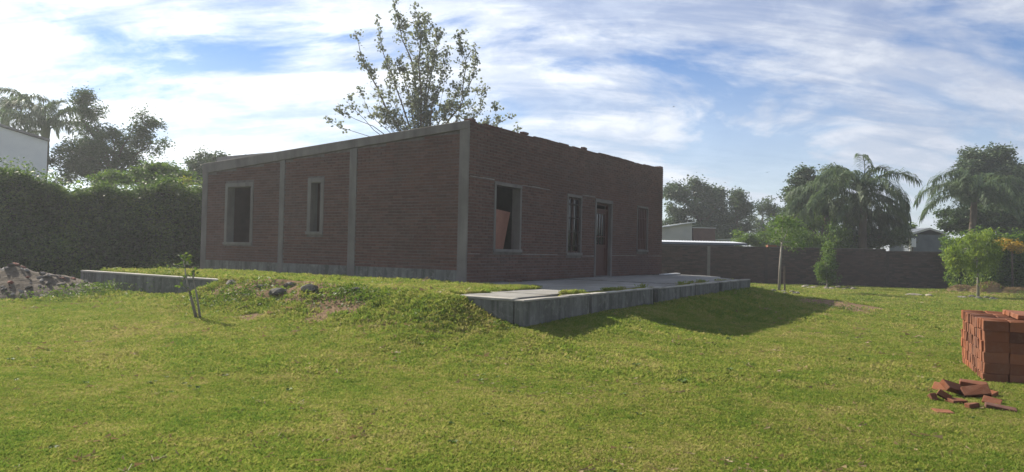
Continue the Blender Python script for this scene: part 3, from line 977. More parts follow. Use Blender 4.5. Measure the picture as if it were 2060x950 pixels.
def casement(par, o, face, fw, bars, rails, mid, wood=False):
    s0, s1, z0, z1 = o[0] + fw, o[1] - fw, o[2] + 0.076, o[3] - fw
    mt = 'wood' if wood else 'iron'
    fr = MB(); d0, d1 = 0.05, 0.10; t = 0.045
    fr.box(s0 + .001, s0 + t, d0, d1, z0 + .001, z1 - .001); fr.box(s1 - t, s1 - .001, d0, d1, z0 + .001, z1 - .001)
    fr.box(s0 + t + .001, s1 - t - .001, d0 + .001, d1 - .001, z0 + .001, z0 + t); fr.box(s0 + t + .001, s1 - t - .001, d0 + .001, d1 - .001, z1 - t, z1 - .001)
    if mid: fr.box((s0 + s1) / 2 - .03, (s0 + s1) / 2 + .03, d0 + .002, d1 - .002, z0 + t + .001, z1 - t - .001)
    fr.build('frame', 'wood', par)
    m = MB(); m.box(s0 + t, s1 - t, 0.078, 0.084, z0 + t, z1 - t)
    m.build('pane', 'glass', par)
    for k in range(bars):
        x = s0 + (k + 0.5) / bars * (s1 - s0)
        m = MB()
        if wood: m.box(x - .04, x + .04, 0.018, 0.040, z0 + .03, z1 - .03)
        else: m.tube([(x, 0.024, z0 - 0.02), (x, 0.024, z1 + 0.02)], 0.008, 6)
        m.build('slat' if wood else 'bar', mt, par)
    for k in range(rails):
        z = z0 + (k + 0.5) / rails * (z1 - z0)
        m = MB(); m.box(s0 + 0.001, s1 - 0.001, 0.010, 0.0165, z - .014, z + .014); m.build('crossbar', mt, par)


def door_leaf(par, o):
    s0, s1, z0, z1 = o[0] + 0.096, o[1] - 0.096, 0.03, o[3] - 0.096
    fr = MB()
    fr.box(s0, s0 + .06, 0.09, 0.16, z0, z1); fr.box(s1 - .06, s1, 0.09, 0.16, z0, z1); fr.box(s0 + .061, s1 - .061, 0.091, 0.159, z1 - .06, z1)
    fr.box(s0 + .061, s1 - .061, 0.092, 0.158, z1 - .22, z1 - .17)
    fr.build('frame', 'wood', par)
    a0, a1, b1 = s0 + .065, s1 - .065, z1 - .225
    zm = z0 + 0.92
    lf = MB()
    for x0, x1 in ((a0, a0 + .10), (a1 - .10, a1)): lf.box(x0, x1, 0.112, 0.152, z0 + .005, b1)
    lf.box(a0 + .101, a1 - .101, 0.113, 0.151, z0 + .005, z0 + .16); lf.box(a0 + .101, a1 - .101, 0.113, 0.151, zm - .1, zm); lf.box(a0 + .101, a1 - .101, 0.113, 0.151, b1 - .09, b1)
    lf.build('leaf_frame', 'wood', par)
    m = MB(); m.box(a0 + .1, a1 - .1, 0.124, 0.142, z0 + .16, zm - .1); m.build('panel', 'wood', par, bevel=0.004)
    m = MB(); m.box(a0 + .1, a1 - .1, 0.130, 0.136, zm, b1 - .09); m.build('pane', 'glass', par)
    for k in range(4):
        x = a0 + .1 + (k + .5) / 4 * (a1 - a0 - .2)
        m = MB(); m.tube([(x, 0.120, zm), (x, 0.120, b1 - .085)], 0.011, 6); m.build('bar', 'wood', par)
    m = MB(); m.box(a0 + .1, a1 - .1, 0.105, 0.112, zm + .22, zm + .25); m.build('crossbar', 'wood', par)
    m = MB(); m.tube([(a0 + .05, 0.112, 1.0), (a0 + .05, 0.06, 1.0), (a0 + .15, 0.055, 1.0)], 0.010, 6); m.build('handle', 'iron', par)
    m = MB(); m.box(s0 - .02, s1 + .02, -0.05, 0.2, 0.0, 0.029); m.build('threshold', 'concrete', par, bevel=0.004)


build_house()


def local_obj(name, mb, mat, a, b, z, rot=(0, 0, 0), bevel=0.0):
    o = mb.build(name, mat, None, bevel=bevel)
    x, y = to_world(a, b)
    o.location = (x, y, z); o.rotation_euler = (rot[0], rot[1], TH + rot[2])
    return o


# board leaning inside the empty front window
mb = MB(); mb.box(-0.52, 0.40, -0.012, 0.012, 0, 1.66)
o = local_obj('wooden_board', mb, 'board', 1.52, 0.52, 0.03, (R(9), R(4), 0))
tag(o, 'reddish brown board leaning inside the empty front window', 'board')
mb = MB(); mb.box(-1.0, 1.0, -0.09, 0.09, 0, 0.035)
o = local_obj('white_plank', mb, 'trim', 11.5, -0.35, 0.0, (0, 0, R(4)), 0.004)
tag(o, 'pale plank lying on the slab by the far corner of the house', 'plank')


# ================================================================== BRICKS, RUBBLE, STONES
ORD = ('first second third fourth fifth sixth seventh eighth ninth tenth eleventh twelfth thirteenth fourteenth fifteenth sixteenth seventeenth eighteenth nineteenth twentieth '
       'twenty-first twenty-second twenty-third twenty-fourth twenty-fifth twenty-sixth twenty-seventh twenty-eighth twenty-ninth thirtieth thirty-first thirty-second thirty-third thirty-fourth thirty-fifth thirty-sixth').split()
BL, BT_, BHH = 0.250, 0.055, 0.122          # loose brick: length, thickness, width


def brick_mesh(lx, ly, lz, name='brick', seed=0):
    r = random.Random(seed)
    mb = MB()
    c = [(-lx / 2, -ly / 2), (lx / 2, -ly / 2), (lx / 2, ly / 2), (-lx / 2, ly / 2)]
    j = lambda: r.uniform(-0.0055, 0.0055)
    mb.hexa([(x + j(), y + j(), 0 + j() * .3) for x, y in c] + [(x + j(), y + j(), lz + j()) for x, y in c])
    me = mb.mesh(name, bevel=0.005); me.materials.append(MATS['stack'])
    return me


def build_brick_stack():
    rng = np.random.default_rng(9)
    p1 = on_ground(1978, 770)[:2]; p2 = on_ground(1934, 731)[:2]
    e2 = (p2 - p1) / np.linalg.norm(p2 - p1); e1 = np.array([e2[1], -e2[0]])
    ang = math.atan2(e1[1], e1[0])
    n2 = int(np.linalg.norm(p2 - p1) / 0.0575); rows = 6; n1 = 4
    z0 = min(th(*p1), th(*p2)) - 0.01
    meshes = [brick_mesh(BL, BT_, BHH, seed=k) for k in range(6)]
    fill = MB()
    for i in range(n1):
        for j in range(n2):
            for k in range(rows):
                off = rng.normal(0, 0.007) if i == 0 else 0
                c = p1 + e1 * (0.125 + i * 0.256 + off) + e2 * (0.03 + j * 0.0575)
                z = z0 + k * 0.1235 + (0.012 * math.sin(j * 0.5) if k == rows - 1 else 0)
                vis = i == 0 or (i <= 2 and (k == rows - 1 or j == 0))
                if vis:
                    o = bpy.data.objects.new('brick', meshes[int(rng.integers(6))]); COL.objects.link(o)
                    o.location = (c[0], c[1], z)
                    o.rotation_euler = (0, rng.normal(0, 0.012), ang + rng.normal(0, 0.012))
                    lab = (f'stack brick with its end showing, {ORD[k]} row up, {ORD[j]} back from the near corner' if i == 0 else
                           f'top-layer brick of the stack, {ORD[i]} column in from the sunny side, {ORD[j]} from the front' if k == rows - 1 else
                           f'front-face brick of the stack, {ORD[k]} row up, {ORD[i]} column past the near corner')
                    tag(o, lab, 'brick', 'bricks in the tall stack')
                elif i < n1:
                    q = [c + e1 * sx * 0.124 + e2 * sy * 0.0272 for sx, sy in ((-1, -1), (1, -1), (1, 1), (-1, 1))]
                    fill.hexa([(x, y, z) for x, y in q] + [(x, y, z + 0.122) for x, y in q])
    o = fill.build('bricks_inside_stack', 'stack')
    tag(o, 'remaining bricks packed inside the tall square stack', None, None, 'stuff')
    # a short extra layer on top, towards the edge of the picture
    zt = z0 + rows * 0.1235 + 0.016
    flat_b = brick_mesh(BL, BHH, BT_, seed=41)
    for j in range(2, 9):
        c = p1 + e1 * (0.37 + 0.125 + rng.normal(0, 0.008)) + e2 * (0.0 + j * 0.127)
        o = bpy.data.objects.new('brick', flat_b); COL.objects.link(o)
        o.location = (c[0], c[1], zt); o.rotation_euler = (0, 0, ang + rng.normal(0, 0.03))
        tag(o, f'{ORD[j - 2]} brick from the front in the short extra layer topping the stack', 'brick', 'bricks on top of the stack')


build_brick_stack()


def build_loose_bricks():
    flat = [brick_mesh(BL, BHH, BT_, seed=20 + k) for k in range(3)] + [brick_mesh(0.15, BHH, BT_, seed=30)]
    specs = [  # pixel, z lift, rotation, mesh, label
        (1913, 797, 0.085, (R(38), R(14), R(20)), 0, 'brick tilted at the top of the small loose pile'),
        (1962, 803, 0.075, (R(42), R(-10), R(-16)), 1, 'brick leaning with its broad face up in the loose pile'),
        (1896, 806, 0.040, (R(30), R(12), R(62)), 2, 'brick slumped on the grass end of the loose pile'),
        (1938, 792, 0.020, (R(3), R(5), R(8)), 0, 'brick lying under the tilted one in the loose pile'),
        (1957, 786, 0.055, (R(8), R(4), R(-30)), 1, 'brick lying flat behind the others in the loose pile'),
        (1985, 800, 0.012, (R(6), R(-8), R(35)), 2, 'brick half sunk in grass on the stack side of the pile'),
        (1923, 813, 0.006, (R(4), R(3), R(5)), 3, 'half brick lying flat in front of the loose pile'),
        (1950, 822, 0.004, (R(84), R(0), R(25)), 3, 'half brick standing on end in front of the loose pile'),
        (1872, 806, 0.010, (R(70), R(20), R(70)), 3, 'half brick stuck on edge at the outer tip of the loose pile'),
        (1994, 814, 0.008, (R(20), R(10), R(-40)), 3, 'half brick tipped beside the loose pile, nearest the stack'),
        (2012, 826, 0.000, (R(4), R(6), R(-28)), 0, 'brick sunk in the shaded grass past the loose pile'),
        (1896, 833, -0.012, (R(3), R(2), R(-8)), 3, 'greyish brick fragment flush with the grass before the pile'),
        (1904, 790, 0.030, (R(60), R(6), R(-55)), 1, 'brick on edge behind the slumped one in the loose pile'),
    ]
    for x, y, dz, rot, k, lab in specs:
        p = on_ground(x, y)
        o = bpy.data.objects.new('loose_brick', flat[k]); COL.objects.link(o)
        o.location = (p[0], p[1], th(p[0], p[1]) + dz - 0.012); o.rotation_euler = rot
        tag(o, lab, 'brick', 'bricks of the loose pile')
    # bricks left on the parapet and by the house foot
    roof = brick_mesh(0.245, 0.12, 0.055, seed=50); roof.materials.clear(); roof.materials.append(MATS['brick'])
    top = lambda a: 3.5 + 0.22 * a / HLA
    for a, b, z, rz, lab in [(5.55, 0.09, top(5.55) + 0.004, 0.2, 'loose brick lying crosswise on the front parapet, above the door'),
                             
                             (2.35, 0.10, top(2.35) + 0.004, 0.05, 'loose brick on the front parapet above the empty window'),
                             
                             (0.16, 0.14, 3.502, 1.5, 'loose brick on the parapet at the near house corner'),
                             (1.75, -0.22, 0.002, 0.5, 'brick dropped on the slab under the empty front window'),
                             (1.45, -0.16, 0.002, -0.2, 'brick lying against the house foot under the empty window')]:
        o = bpy.data.objects.new('loose_brick', roof); COL.objects.link(o)
        x, y = to_world(a, b); o.location = (x, y, z); o.rotation_euler = (0, 0, TH + rz)
        tag(o, lab, 'brick')


build_loose_bricks()


def build_rubble_heap():
    rng = np.random.default_rng(31)
    cx, cy = -10.95, 15.6
    base = th(cx, cy)
    root = empty('rubble_heap', (cx, cy, base), 0, 'heap of broken concrete and brick rubble on grey soil before the hedge', 'rubble heap')

    def hz(x, y):
        r = np.hypot(x / 1.85, y / 1.3)
        return 0.66 * np.clip(1 - r, 0, 1) ** 0.8 * (1 + 0.55 * fbm(x * 1.5 + 3, y * 1.5)) + 0.10 * fbm(x * 4, y * 4) * np.clip(1.3 - r, 0, 1) - 0.10 * np.clip(r - 0.85, 0, 1)
    n = 64
    X, Y = np.meshgrid(np.linspace(-2.5, 2.5, n), np.linspace(-1.7, 1.7, n))
    Z = hz(X, Y) + terrain(X + cx, Y + cy) - base
    i = np.arange(n * n).reshape(n, n)
    F = np.stack([i[:-1, :-1], i[:-1, 1:], i[1:, 1:], i[1:, :-1]], -1).reshape(-1, 4)
    link('soil_mound', mesh_np('soil_mound', np.stack([X, Y, Z], -1).reshape(-1, 3), F, True), root, 'soil')
    ms = [stone_mesh('rubble_stone', 60 + k, 1, 0.3, 0.6) for k in range(7)]
    for m in ms: m.materials.append(MATS['rubble'])
    for k in range(150):
        x = rng.uniform(-2.0, 1.9); y = rng.uniform(-1.25, 0.9)
        if np.hypot(x / 1.8, y / 1.25) > 0.97: continue
        s = float(rng.uniform(0.03, 0.085)) * (1.5 if rng.random() < 0.12 else 1.0)
        o = bpy.data.objects.new('stone', ms[k % 7]); COL.objects.link(o); o.parent = root
        o.location = (x, y, float(hz(x, y)) + th(x + cx, y + cy) - base + s * 0.15)
        o.scale = (s * rng.uniform(0.8, 1.7), s, s * rng.uniform(0.6, 1.0)); o.rotation_euler = tuple(rng.uniform(-1, 1, 3) * (0.6, 0.6, 3.1))
    for lx, ly, s in ((-0.05, -0.05, 0.09), (-0.75, 0.05, 0.08), (0.75, -0.1, 0.10), (1.15, -0.3, 0.09), (-1.3, -0.7, 0.13)):
        o = bpy.data.objects.new('stone', ms[2]); COL.objects.link(o); o.parent = root
        o.location = (lx, ly, float(hz(lx, ly)) + th(lx + cx, ly + cy) - base + s * 0.25); o.scale = (s * 1.4, s, s * 0.9); o.rotation_euler = (0.2, 0.1, lx * 3)


build_rubble_heap()


def build_bank_stones():
    rng = np.random.default_rng(8)
    ms = [stone_mesh('stone', 80 + k, 2, 0.35, 0.7) for k in range(4)]
    for m in ms: m.materials.append(MATS['stone'])
    spots = [(585, 577, 0.13, 'grey lump of old concrete poking out of the turf bank, highest one'),
             (620, 584, 0.15, 'broad grey concrete lump in the turf bank below the slit window'),
             (558, 588, 0.12, 'grey lump at the mossy middle of the turf bank'),
             (465, 570, 0.11, 'small grey lump in the turf bank near the leaning sapling'),
             (718, 584, 0.10, 'grey stone among leafy weeds at the end of the turf bank'),
             (530, 578, 0.08, 'small brownish stone on top of the turf bank'),
             (500, 596, 0.07, 'small stone low on the turf bank beside bare soil')]
    for k, (x, y, s, lab) in enumerate(spots):
        p = on_ground(x, y)
        o = bpy.data.objects.new('bank_stone', ms[k % 4]); COL.objects.link(o)
        o.location = (p[0], p[1], p[2] + s * 0.02); o.scale = (s * 1.7, s * 1.25, s * 0.85); o.rotation_euler = (rng.uniform(-.3, .3), rng.uniform(-.3, .3), rng.uniform(0, 6))
        tag(o, lab, 'stone', 'stones in the turf bank')
    rings = [(1567, 590, 0.62, 12, 'stone', 'dark fragment in the ring of the staked young tree', 'ring stones of the staked tree'),
             (1666, 581, 0.95, 15, 'pale_stone', 'pale stone in the ring of the bushy young tree', 'ring stones of the bushy tree'),
             (1968, 602, 0.55, 9, 'stone', 'grey stone in the ring of the weeping young tree', 'ring stones of the weeping tree')]
    for x, y, r, n, mt, lab, grp in rings:
        p = on_ground(x, y)
        mm = [m.copy() for m in ms]
        for m in mm: m.materials.clear(); m.materials.append(MATS[mt])
        for k in range(n):
            a = 2 * math.pi * k / n + rng.uniform(-.12, .12)
            sx, sy = p[0] + r * math.cos(a) * 1.15, p[1] + r * math.sin(a) * rng.uniform(.9, 1.1)
            s = rng.uniform(0.09, 0.15)
            o = bpy.data.objects.new('ring_stone', mm[k % 4]); COL.objects.link(o)
            o.location = (sx, sy, th(sx, sy) + s * 0.28); o.scale = (s * 1.3, s, s * 0.8); o.rotation_euler = (rng.uniform(-.2, .2), rng.uniform(-.2, .2), a + 1.57)
            tag(o, f'{lab}, {ORD[k]} counter-clockwise from its right side', 'stone', grp)
    p = on_ground(1840, 596)
    mb = stone_mesh('stone', 99, 2, 0.2, 0.25); mb.materials.append(MATS['pale_stone'])
    for dx, s, lab in ((0.0, 0.26, 'pale flat slab lying alone on the lawn by the boundary wall'), (0.55, 0.2, 'low grey stone next to the pale slab on the lawn')):
        o = bpy.data.objects.new('flat_stone', mb); COL.objects.link(o)
        o.location = (p[0] + dx, p[1], th(p[0] + dx, p[1]) + 0.05); o.scale = (s * 1.5, s, s); o.rotation_euler = (0, 0, dx * 2)
        tag(o, lab, 'stone')


build_bank_stones()


# ================================================================== WALL, NEIGHBOUR BUILDINGS
def build_boundary_wall():
    A = np.array([7.4, 37.0]); B = np.array([29.5, 32.1])
    L = np.linalg.norm(B - A); ang = math.atan2(B[1] - A[1], B[0] - A[0])
    z0 = -1.3
    root = empty('boundary_wall', (A[0], A[1], 0), ang, 'long dark brick boundary wall at the far side of the lawn', 'wall')
    n = 8; w = L / n
    for k in range(n):
        top = 1.16 if k < 4 else 1.08
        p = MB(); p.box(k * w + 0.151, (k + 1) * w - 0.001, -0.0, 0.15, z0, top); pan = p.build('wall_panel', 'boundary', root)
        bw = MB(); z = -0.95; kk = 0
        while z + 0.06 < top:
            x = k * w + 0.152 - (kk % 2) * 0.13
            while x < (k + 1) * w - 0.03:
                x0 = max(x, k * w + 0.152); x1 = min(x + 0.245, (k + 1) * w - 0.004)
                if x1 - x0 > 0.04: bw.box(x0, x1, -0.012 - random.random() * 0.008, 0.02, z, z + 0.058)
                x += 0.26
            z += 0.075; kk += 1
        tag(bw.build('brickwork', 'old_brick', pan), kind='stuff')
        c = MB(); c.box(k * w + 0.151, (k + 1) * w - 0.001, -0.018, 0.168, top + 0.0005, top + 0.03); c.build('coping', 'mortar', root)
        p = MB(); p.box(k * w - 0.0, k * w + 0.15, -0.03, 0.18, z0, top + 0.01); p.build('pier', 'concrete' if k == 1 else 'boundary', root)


build_boundary_wall()


def corrugated(name, x0, x1, y0, y1, z_f, z_b, n, parent, mat='metal', amp=0.018):
    xs = np.linspace(x0, x1, n); V = []; F = []
    for i, x in enumerate(xs):
        w = amp * (1 if i % 2 else -1)
        V += [(x, y0, z_f + w), (x, y1, z_b + w), (x, y0, z_f + w - 0.012), (x, y1, z_b + w - 0.012)]
    for i in range(n - 1):
        a = 4 * i; b = a + 4
        F += [(a, b, b + 1, a + 1), (a + 3, b + 3, b + 2, a + 2), (a + 2, b + 2, b, a), (a + 1, b + 1, b + 3, a + 3)]
    me = bpy.data.meshes.new(name); me.from_pydata(V, [], F); me.update()
    return link(name, me, parent, mat)


def build_neighbours():
    # lean-to shed right behind the boundary wall
    r = empty('shed', (6.0, 38.2, -0.75), R(-5), 'low lean-to shed with bright metal sheet roof behind the boundary wall', 'shed')
    p = MB(); p.box(0, 6.0, 0.15, 0.30, 0, 2.02); p.build('front_wall', 'boundary', r)
    p = MB(); p.box(0, 0.15, 0.31, 3.2, 0, 2.05); p.box(5.85, 6.0, 0.31, 3.2, 0, 2.05); p.build('side_wall', 'dark_brick', r)
    corrugated('roof', -0.3, 6.6, -0.25, 3.4, 2.10, 2.26, 90, r)
    p = MB(); p.box(-0.3, 6.6, -0.27, -0.252, 2.0, 2.12); p.build('fascia', 'slate', r)
    # grey gabled neighbour house
    r = empty('neighbour_house', (8.6, 50.0, -0.75), R(3), 'plain grey house with white sloping metal roof beyond the shed', 'house')
    p = MB(); p.box(0, 4.3, 0, 5, 0, 2.92, None, 3.70); p.build('wall', 'grey_plaster', r)
    p = MB(); p.box(-0.2, 4.5, -0.2, 5.2, 2.95, 3.02, 3.74, 3.81); p.build('roof', 'metal', r)
    p = MB(); p.box(0.5, 1.3, -0.04, 0, 1.0, 2.2); p.build('window', 'glass', r)
    r = empty('brick_annex', (13.0, 50.3, -0.75), R(3), 'dark brick block with flat top attached beside the grey house', 'building')
    p = MB(); p.box(0, 1.62, 0, 4, 0, 3.35); p.build('wall', 'dark_brick', r)
    p = MB(); p.box(-0.05, 1.67, -0.05, 4.05, 3.352, 3.42); p.build('coping', 'grey_plaster', r)
    r = empty('garden_store', (14.8, 50.6, -0.75), R(3), 'small pale flat box building beside the dark brick block', 'building')
    p = MB(); p.box(0, 1.3, 0, 3, 0, 2.55); p.build('wall', 'grey_plaster', r)
    p = MB(); p.box(-0.1, 1.4, -0.1, 3.1, 2.552, 2.62); p.build('roof', 'metal', r)
    # small brick grill with a dark hood on the far side of the wall
    r = empty('brick_grill', (13.6, 37.2, -0.75), R(-10), 'small sunlit brick grill chimney showing above the boundary wall', 'grill')
    p = MB(); p.box(0, 0.45, 0, 0.6, 0, 2.06); p.build('chimney', 'stack', r)
    p = MB(); p.box(0.451, 1.35, 0, 0.62, 0, 2.02); p.build('hood', 'dark_brick', r)
    # blue-grey cabin with a white gable edge
    r = empty('garden_cabin', (24.9, 43.6, -0.75), R(-4), 'blue-grey boarded cabin with pale arched gable trim behind the wall', 'cabin')
    W, H, A = 2.0, 3.02, 3.36
    for k in range(11):
        z0_ = k * 0.275
        p = MB(); p.box(0, W, 0.0, 0.03, z0_ + 0.006, z0_ + 0.27); p.build('board', 'slate', r)
    p = MB(); p.box(0.0, W, 0.032, 3.0, 0, H - 0.02); p.build('body', 'slate', r)
    for sx in (0, 1):
        x0, x1 = (-0.12, W / 2) if sx == 0 else (W / 2, W + 0.12)
        za, zb = (H - 0.03, A - 0.02) if sx == 0 else (A - 0.02, H - 0.03)
        p = MB(); p.box(x0, x1, -0.14, 3.1, za + 0.04, za + 0.10, zb + 0.04, zb + 0.10); p.build('roof', 'slate', r)
        p = MB(); p.box(x0, x1, -0.165, -0.142, za - 0.02, za + 0.08, zb - 0.02, zb + 0.08); p.build('gable_trim', 'trim', r)
    p = MB(); p.box(-0.12, -0.02, -0.03, 0.07, 0, H - 0.1); p.build('post', 'grey_plaster', r)
    mb = MB(); mb.box(0, 0.33, 0, 0.2, 0, 0.55)
    o = mb.build('meter_box', 'white', None, bevel=0.02); o.location = (24.15, 42.4, 1.45)
    tag(o, 'white box on a post beside the cabin', 'box')
    mb = MB(); mb.tube([(24.31, 42.5, -0.8), (24.31, 42.5, 1.45)], 0.04, 8)
    mb.build('meter_post', 'bark').parent = None
    tag(bpy.data.objects['meter_post'], 'thin dark post carrying the white box', 'post')
    # white house at the edge behind the hedge
    r = empty('white_house', (-20.02, 30.0, -0.7), R(36), 'blank white wall of a neighbour house rising behind the hedge', 'house')
    p = MB(); p.box(-7.5, 0, 0, 6, 0, 7.6, None, 5.66); p.build('wall', 'white', r)
    p = MB(); p.box(-7.6, 0.08, -0.1, 6.1, 7.63, 7.72, 5.67, 5.76); p.build('roof_edge', 'roof', r)


build_neighbours()


# ================================================================== TREES, PALMS, HEDGES
def lobe(x, y, Y, rx, rz, ry=None):
    c = atY(x, y, Y); s = Y / FPX
    return (c, (rx * s, (ry if ry is not None else rx * s), rz * s))


def limbs(mb, base, tips, r0, rng, split=0.45):
    base = np.array(base)
    for tpt in tips:
        tpt = np.array(tpt)
        m = base + (tpt - base) * split + np.append(rng.normal(0, 0.12, 2), 0.15) * np.linalg.norm(tpt - base) * 0.25
        m2 = (m + tpt) / 2 + rng.normal(0, 0.03, 3) * np.linalg.norm(tpt - base)
        mb.tube([base, m, m2, tpt], [r0, r0 * 0.6, r0 * 0.35, r0 * 0.12], 6)


def broad_tree(name, label, cat, lobes, base_xy, trunk_r, leaf, n_clump, per, spread, mat, seed, group=None, bark='bark', split_z=0.35, **kw):
    rng = np.random.default_rng(seed)
    bz = th(*base_xy) - 0.02
    b = np.array([base_xy[0], base_xy[1], bz])
    root = empty(name, tuple(b), 0, label, cat, group)
    rel = [(np.array(c) - b, r) for c, r in lobes]
    zlow = min(c[2] - r[2] for c, r in rel)
    ztop = max(c[2] for c, r in rel)
    mc = np.mean([c for c, r in rel], axis=0)
    sp = np.array([mc[0] * 0.35, mc[1] * 0.35, max(0.5, zlow + (ztop - zlow) * split_z)])
    t = MB(); t.tube([(0, 0, -0.15), (sp[0] * 0.3, sp[1] * 0.3, sp[2] * 0.5), tuple(sp)], [trunk_r * 1.25, trunk_r, trunk_r * 0.75], 8)
    t.build('trunk', bark, root, True)
    l = MB()
    limbs(l, sp, [c + np.clip(rng.normal(0, 0.2, 3), -0.3, 0.3) * np.array(r) for c, r in rel], trunk_r * 0.6, rng)
    for c, r in rel:
        limbs(l, c, [c + np.clip(rng.normal(size=3) * 0.4, -0.7, 0.7) * np.array(r) for _ in range(6)], trunk_r * 0.16, rng, 0.5)
    l.build('limbs', bark, root, True)
    sub = []
    for c, r in rel:
        r = np.array(r)
        for _ in range(9):
            d = rng.normal(size=3); d /= np.linalg.norm(d)
            f = rng.uniform(0.26, 0.46)
            sub.append((c + d * r * rng.uniform(0.45, 0.92), r * f * np.array([1.15, 1.15, 0.85])))
    pts = clump_points(sub, int(n_clump * 1.5), per, spread * 0.62, rng, 0.35)
    if kw.get('droop', 0) > 0.5: pts[:, 2] -= rng.exponential(spread * 0.55 * kw['droop'], len(pts))
    crown('crown', pts, leaf * 0.86, mat, root, rng, **kw)
    return root


# -- feathery trees behind the hedge
broad_tree('feathery_tree', 'tall feathery tree with airy clumps behind the hedge', 'tree',
           [lobe(165, 200, 34, 22, 20), lobe(178, 240, 34, 32, 28), lobe(232, 268, 34, 42, 30), lobe(288, 248, 33.5, 30, 26), lobe(300, 288, 34, 36, 24),
            lobe(150, 298, 34.5, 42, 38), lobe(215, 318, 34, 62, 34), lobe(270, 330, 34.5, 45, 25), lobe(125, 335, 34.5, 34, 32), lobe(190, 348, 34, 60, 26), lobe(270, 352, 34, 55, 24), lobe(330, 350, 36, 34, 18)],
           (-19.4, 34.0), 0.16, 0.15, 330, 75, 0.55, 'leaf_dark', 41, aspect=0.4, split_z=0.1)
broad_tree('round_tree', 'dark round tree showing between hedge and house', 'tree',
           [lobe(410, 335, 39, 34, 24), lobe(445, 330, 39.5, 40, 22), lobe(485, 345, 40, 40, 22), lobe(430, 370, 39.5, 55, 35)],
           (-15.5, 39.5), 0.2, 0.17, 150, 75, 0.55, 'leaf_dark', 42)
broad_tree('back_shrub', 'mid green shrub top peeking over the hedge by the house', 'shrub',
           [lobe(330, 358, 27, 40, 24), lobe(285, 362, 27, 36, 22), lobe(225, 358, 26, 34, 16), lobe(365, 366, 27, 30, 20)],
           (-13.3, 27.0), 0.09, 0.11, 190, 60, 0.35, 'leaf_bright', 43)
broad_tree('yellow_shrub', 'yellow-green shrub glowing beside the house corner', 'shrub',
           [lobe(372, 388, 25.5, 26, 26), lobe(392, 410, 25.8, 20, 26), lobe(355, 410, 25.5, 22, 22)],
           (-11.6, 25.6), 0.07, 0.10, 90, 60, 0.28, 'leaf_yellow', 44)


def hedge(name, label, A, B, top, thick, n, leaf, mat, seed, base=-0.75, amp=0.3):
    rng = np.random.default_rng(seed)
    A = np.array(A); B = np.array(B); L = np.linalg.norm(B - A); ang = math.atan2(B[1] - A[1], B[0] - A[0])
    root = empty(name, (A[0], A[1], base), ang, label, 'hedge')
    H = top - base
    hgt = lambda s: H * (1.02 + 0.42 * fbm(s * 0.62 + seed, s * 0 + 2.2, 2) + 0.16 * fbm(s * 2.3, s * 0 + seed))
    front = lambda s, z: -amp * (0.5 + 5.5 * fbm(s * 0.7 + seed, z * 0.9, 2) + 1.5 * fbm(s * 1.9, z * 1.9 + seed)) + 0.5 * (z / H) ** 3
    m = int(n * 0.72)
    s = rng.uniform(0, L, m); z = rng.random(m) ** 0.9 * hgt(s)
    yf = front(s, z) + np.abs(rng.normal(0, 0.22, m))
    p1 = np.stack([s, yf, z], 1)
    k = n - m
    s = rng.uniform(0, L, k); y = rng.uniform(-0.2, thick, k)
    z = hgt(s) + 0.35 * fbm(s * 1.9 + 9, y * 1.9) - np.abs(rng.normal(0, 0.18, k)) + (rng.random(k) < 0.12) * rng.uniform(0, 0.45, k)
    p2 = np.stack([s, y, z], 1)
    crown('foliage', np.concatenate([p1, p2]), leaf, mat, root, rng, aspect=0.5)
    # solid dark core added inside to block light, in place of twigs
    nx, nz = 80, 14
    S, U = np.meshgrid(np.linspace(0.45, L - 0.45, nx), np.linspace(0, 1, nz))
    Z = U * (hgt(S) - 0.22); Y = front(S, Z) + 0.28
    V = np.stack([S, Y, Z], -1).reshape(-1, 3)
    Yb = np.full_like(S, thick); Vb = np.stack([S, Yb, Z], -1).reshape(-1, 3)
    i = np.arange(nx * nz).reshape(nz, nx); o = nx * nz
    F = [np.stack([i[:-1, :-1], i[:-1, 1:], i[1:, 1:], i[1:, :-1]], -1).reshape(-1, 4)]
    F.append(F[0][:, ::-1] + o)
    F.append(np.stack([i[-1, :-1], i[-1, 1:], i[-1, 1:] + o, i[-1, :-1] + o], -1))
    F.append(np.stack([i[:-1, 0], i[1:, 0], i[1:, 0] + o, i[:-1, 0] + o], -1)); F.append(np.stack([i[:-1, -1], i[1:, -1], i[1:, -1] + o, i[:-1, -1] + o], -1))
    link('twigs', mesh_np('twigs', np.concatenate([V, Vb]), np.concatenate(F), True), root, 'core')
    return root


hedge('tall_hedge', 'tall dense dark hedge closing off the yard beside the house', (-19.5, 18.6), (-7.4, 25.6), 2.66, 1.7, 120000, 0.095, 'leaf_hedge', 51)
hedge('vine_hedge', 'overgrown bright-topped hedge covering the end of the boundary wall', (20.3, 32.6), (30.0, 30.4), 1.75, 1.2, 42000, 0.13, 'leaf_bright', 52, amp=0.35)
broad_tree('flowering_shrub', 'shrub with orange-yellow blossoms on top of the overgrown hedge', 'shrub', [lobe(2022, 490, 31.3, 22, 9), lobe(2045, 497, 31.3, 16, 10)],
           (22.6, 31.6), 0.04, 0.10, 26, 26, 0.3, 'flower', 53)


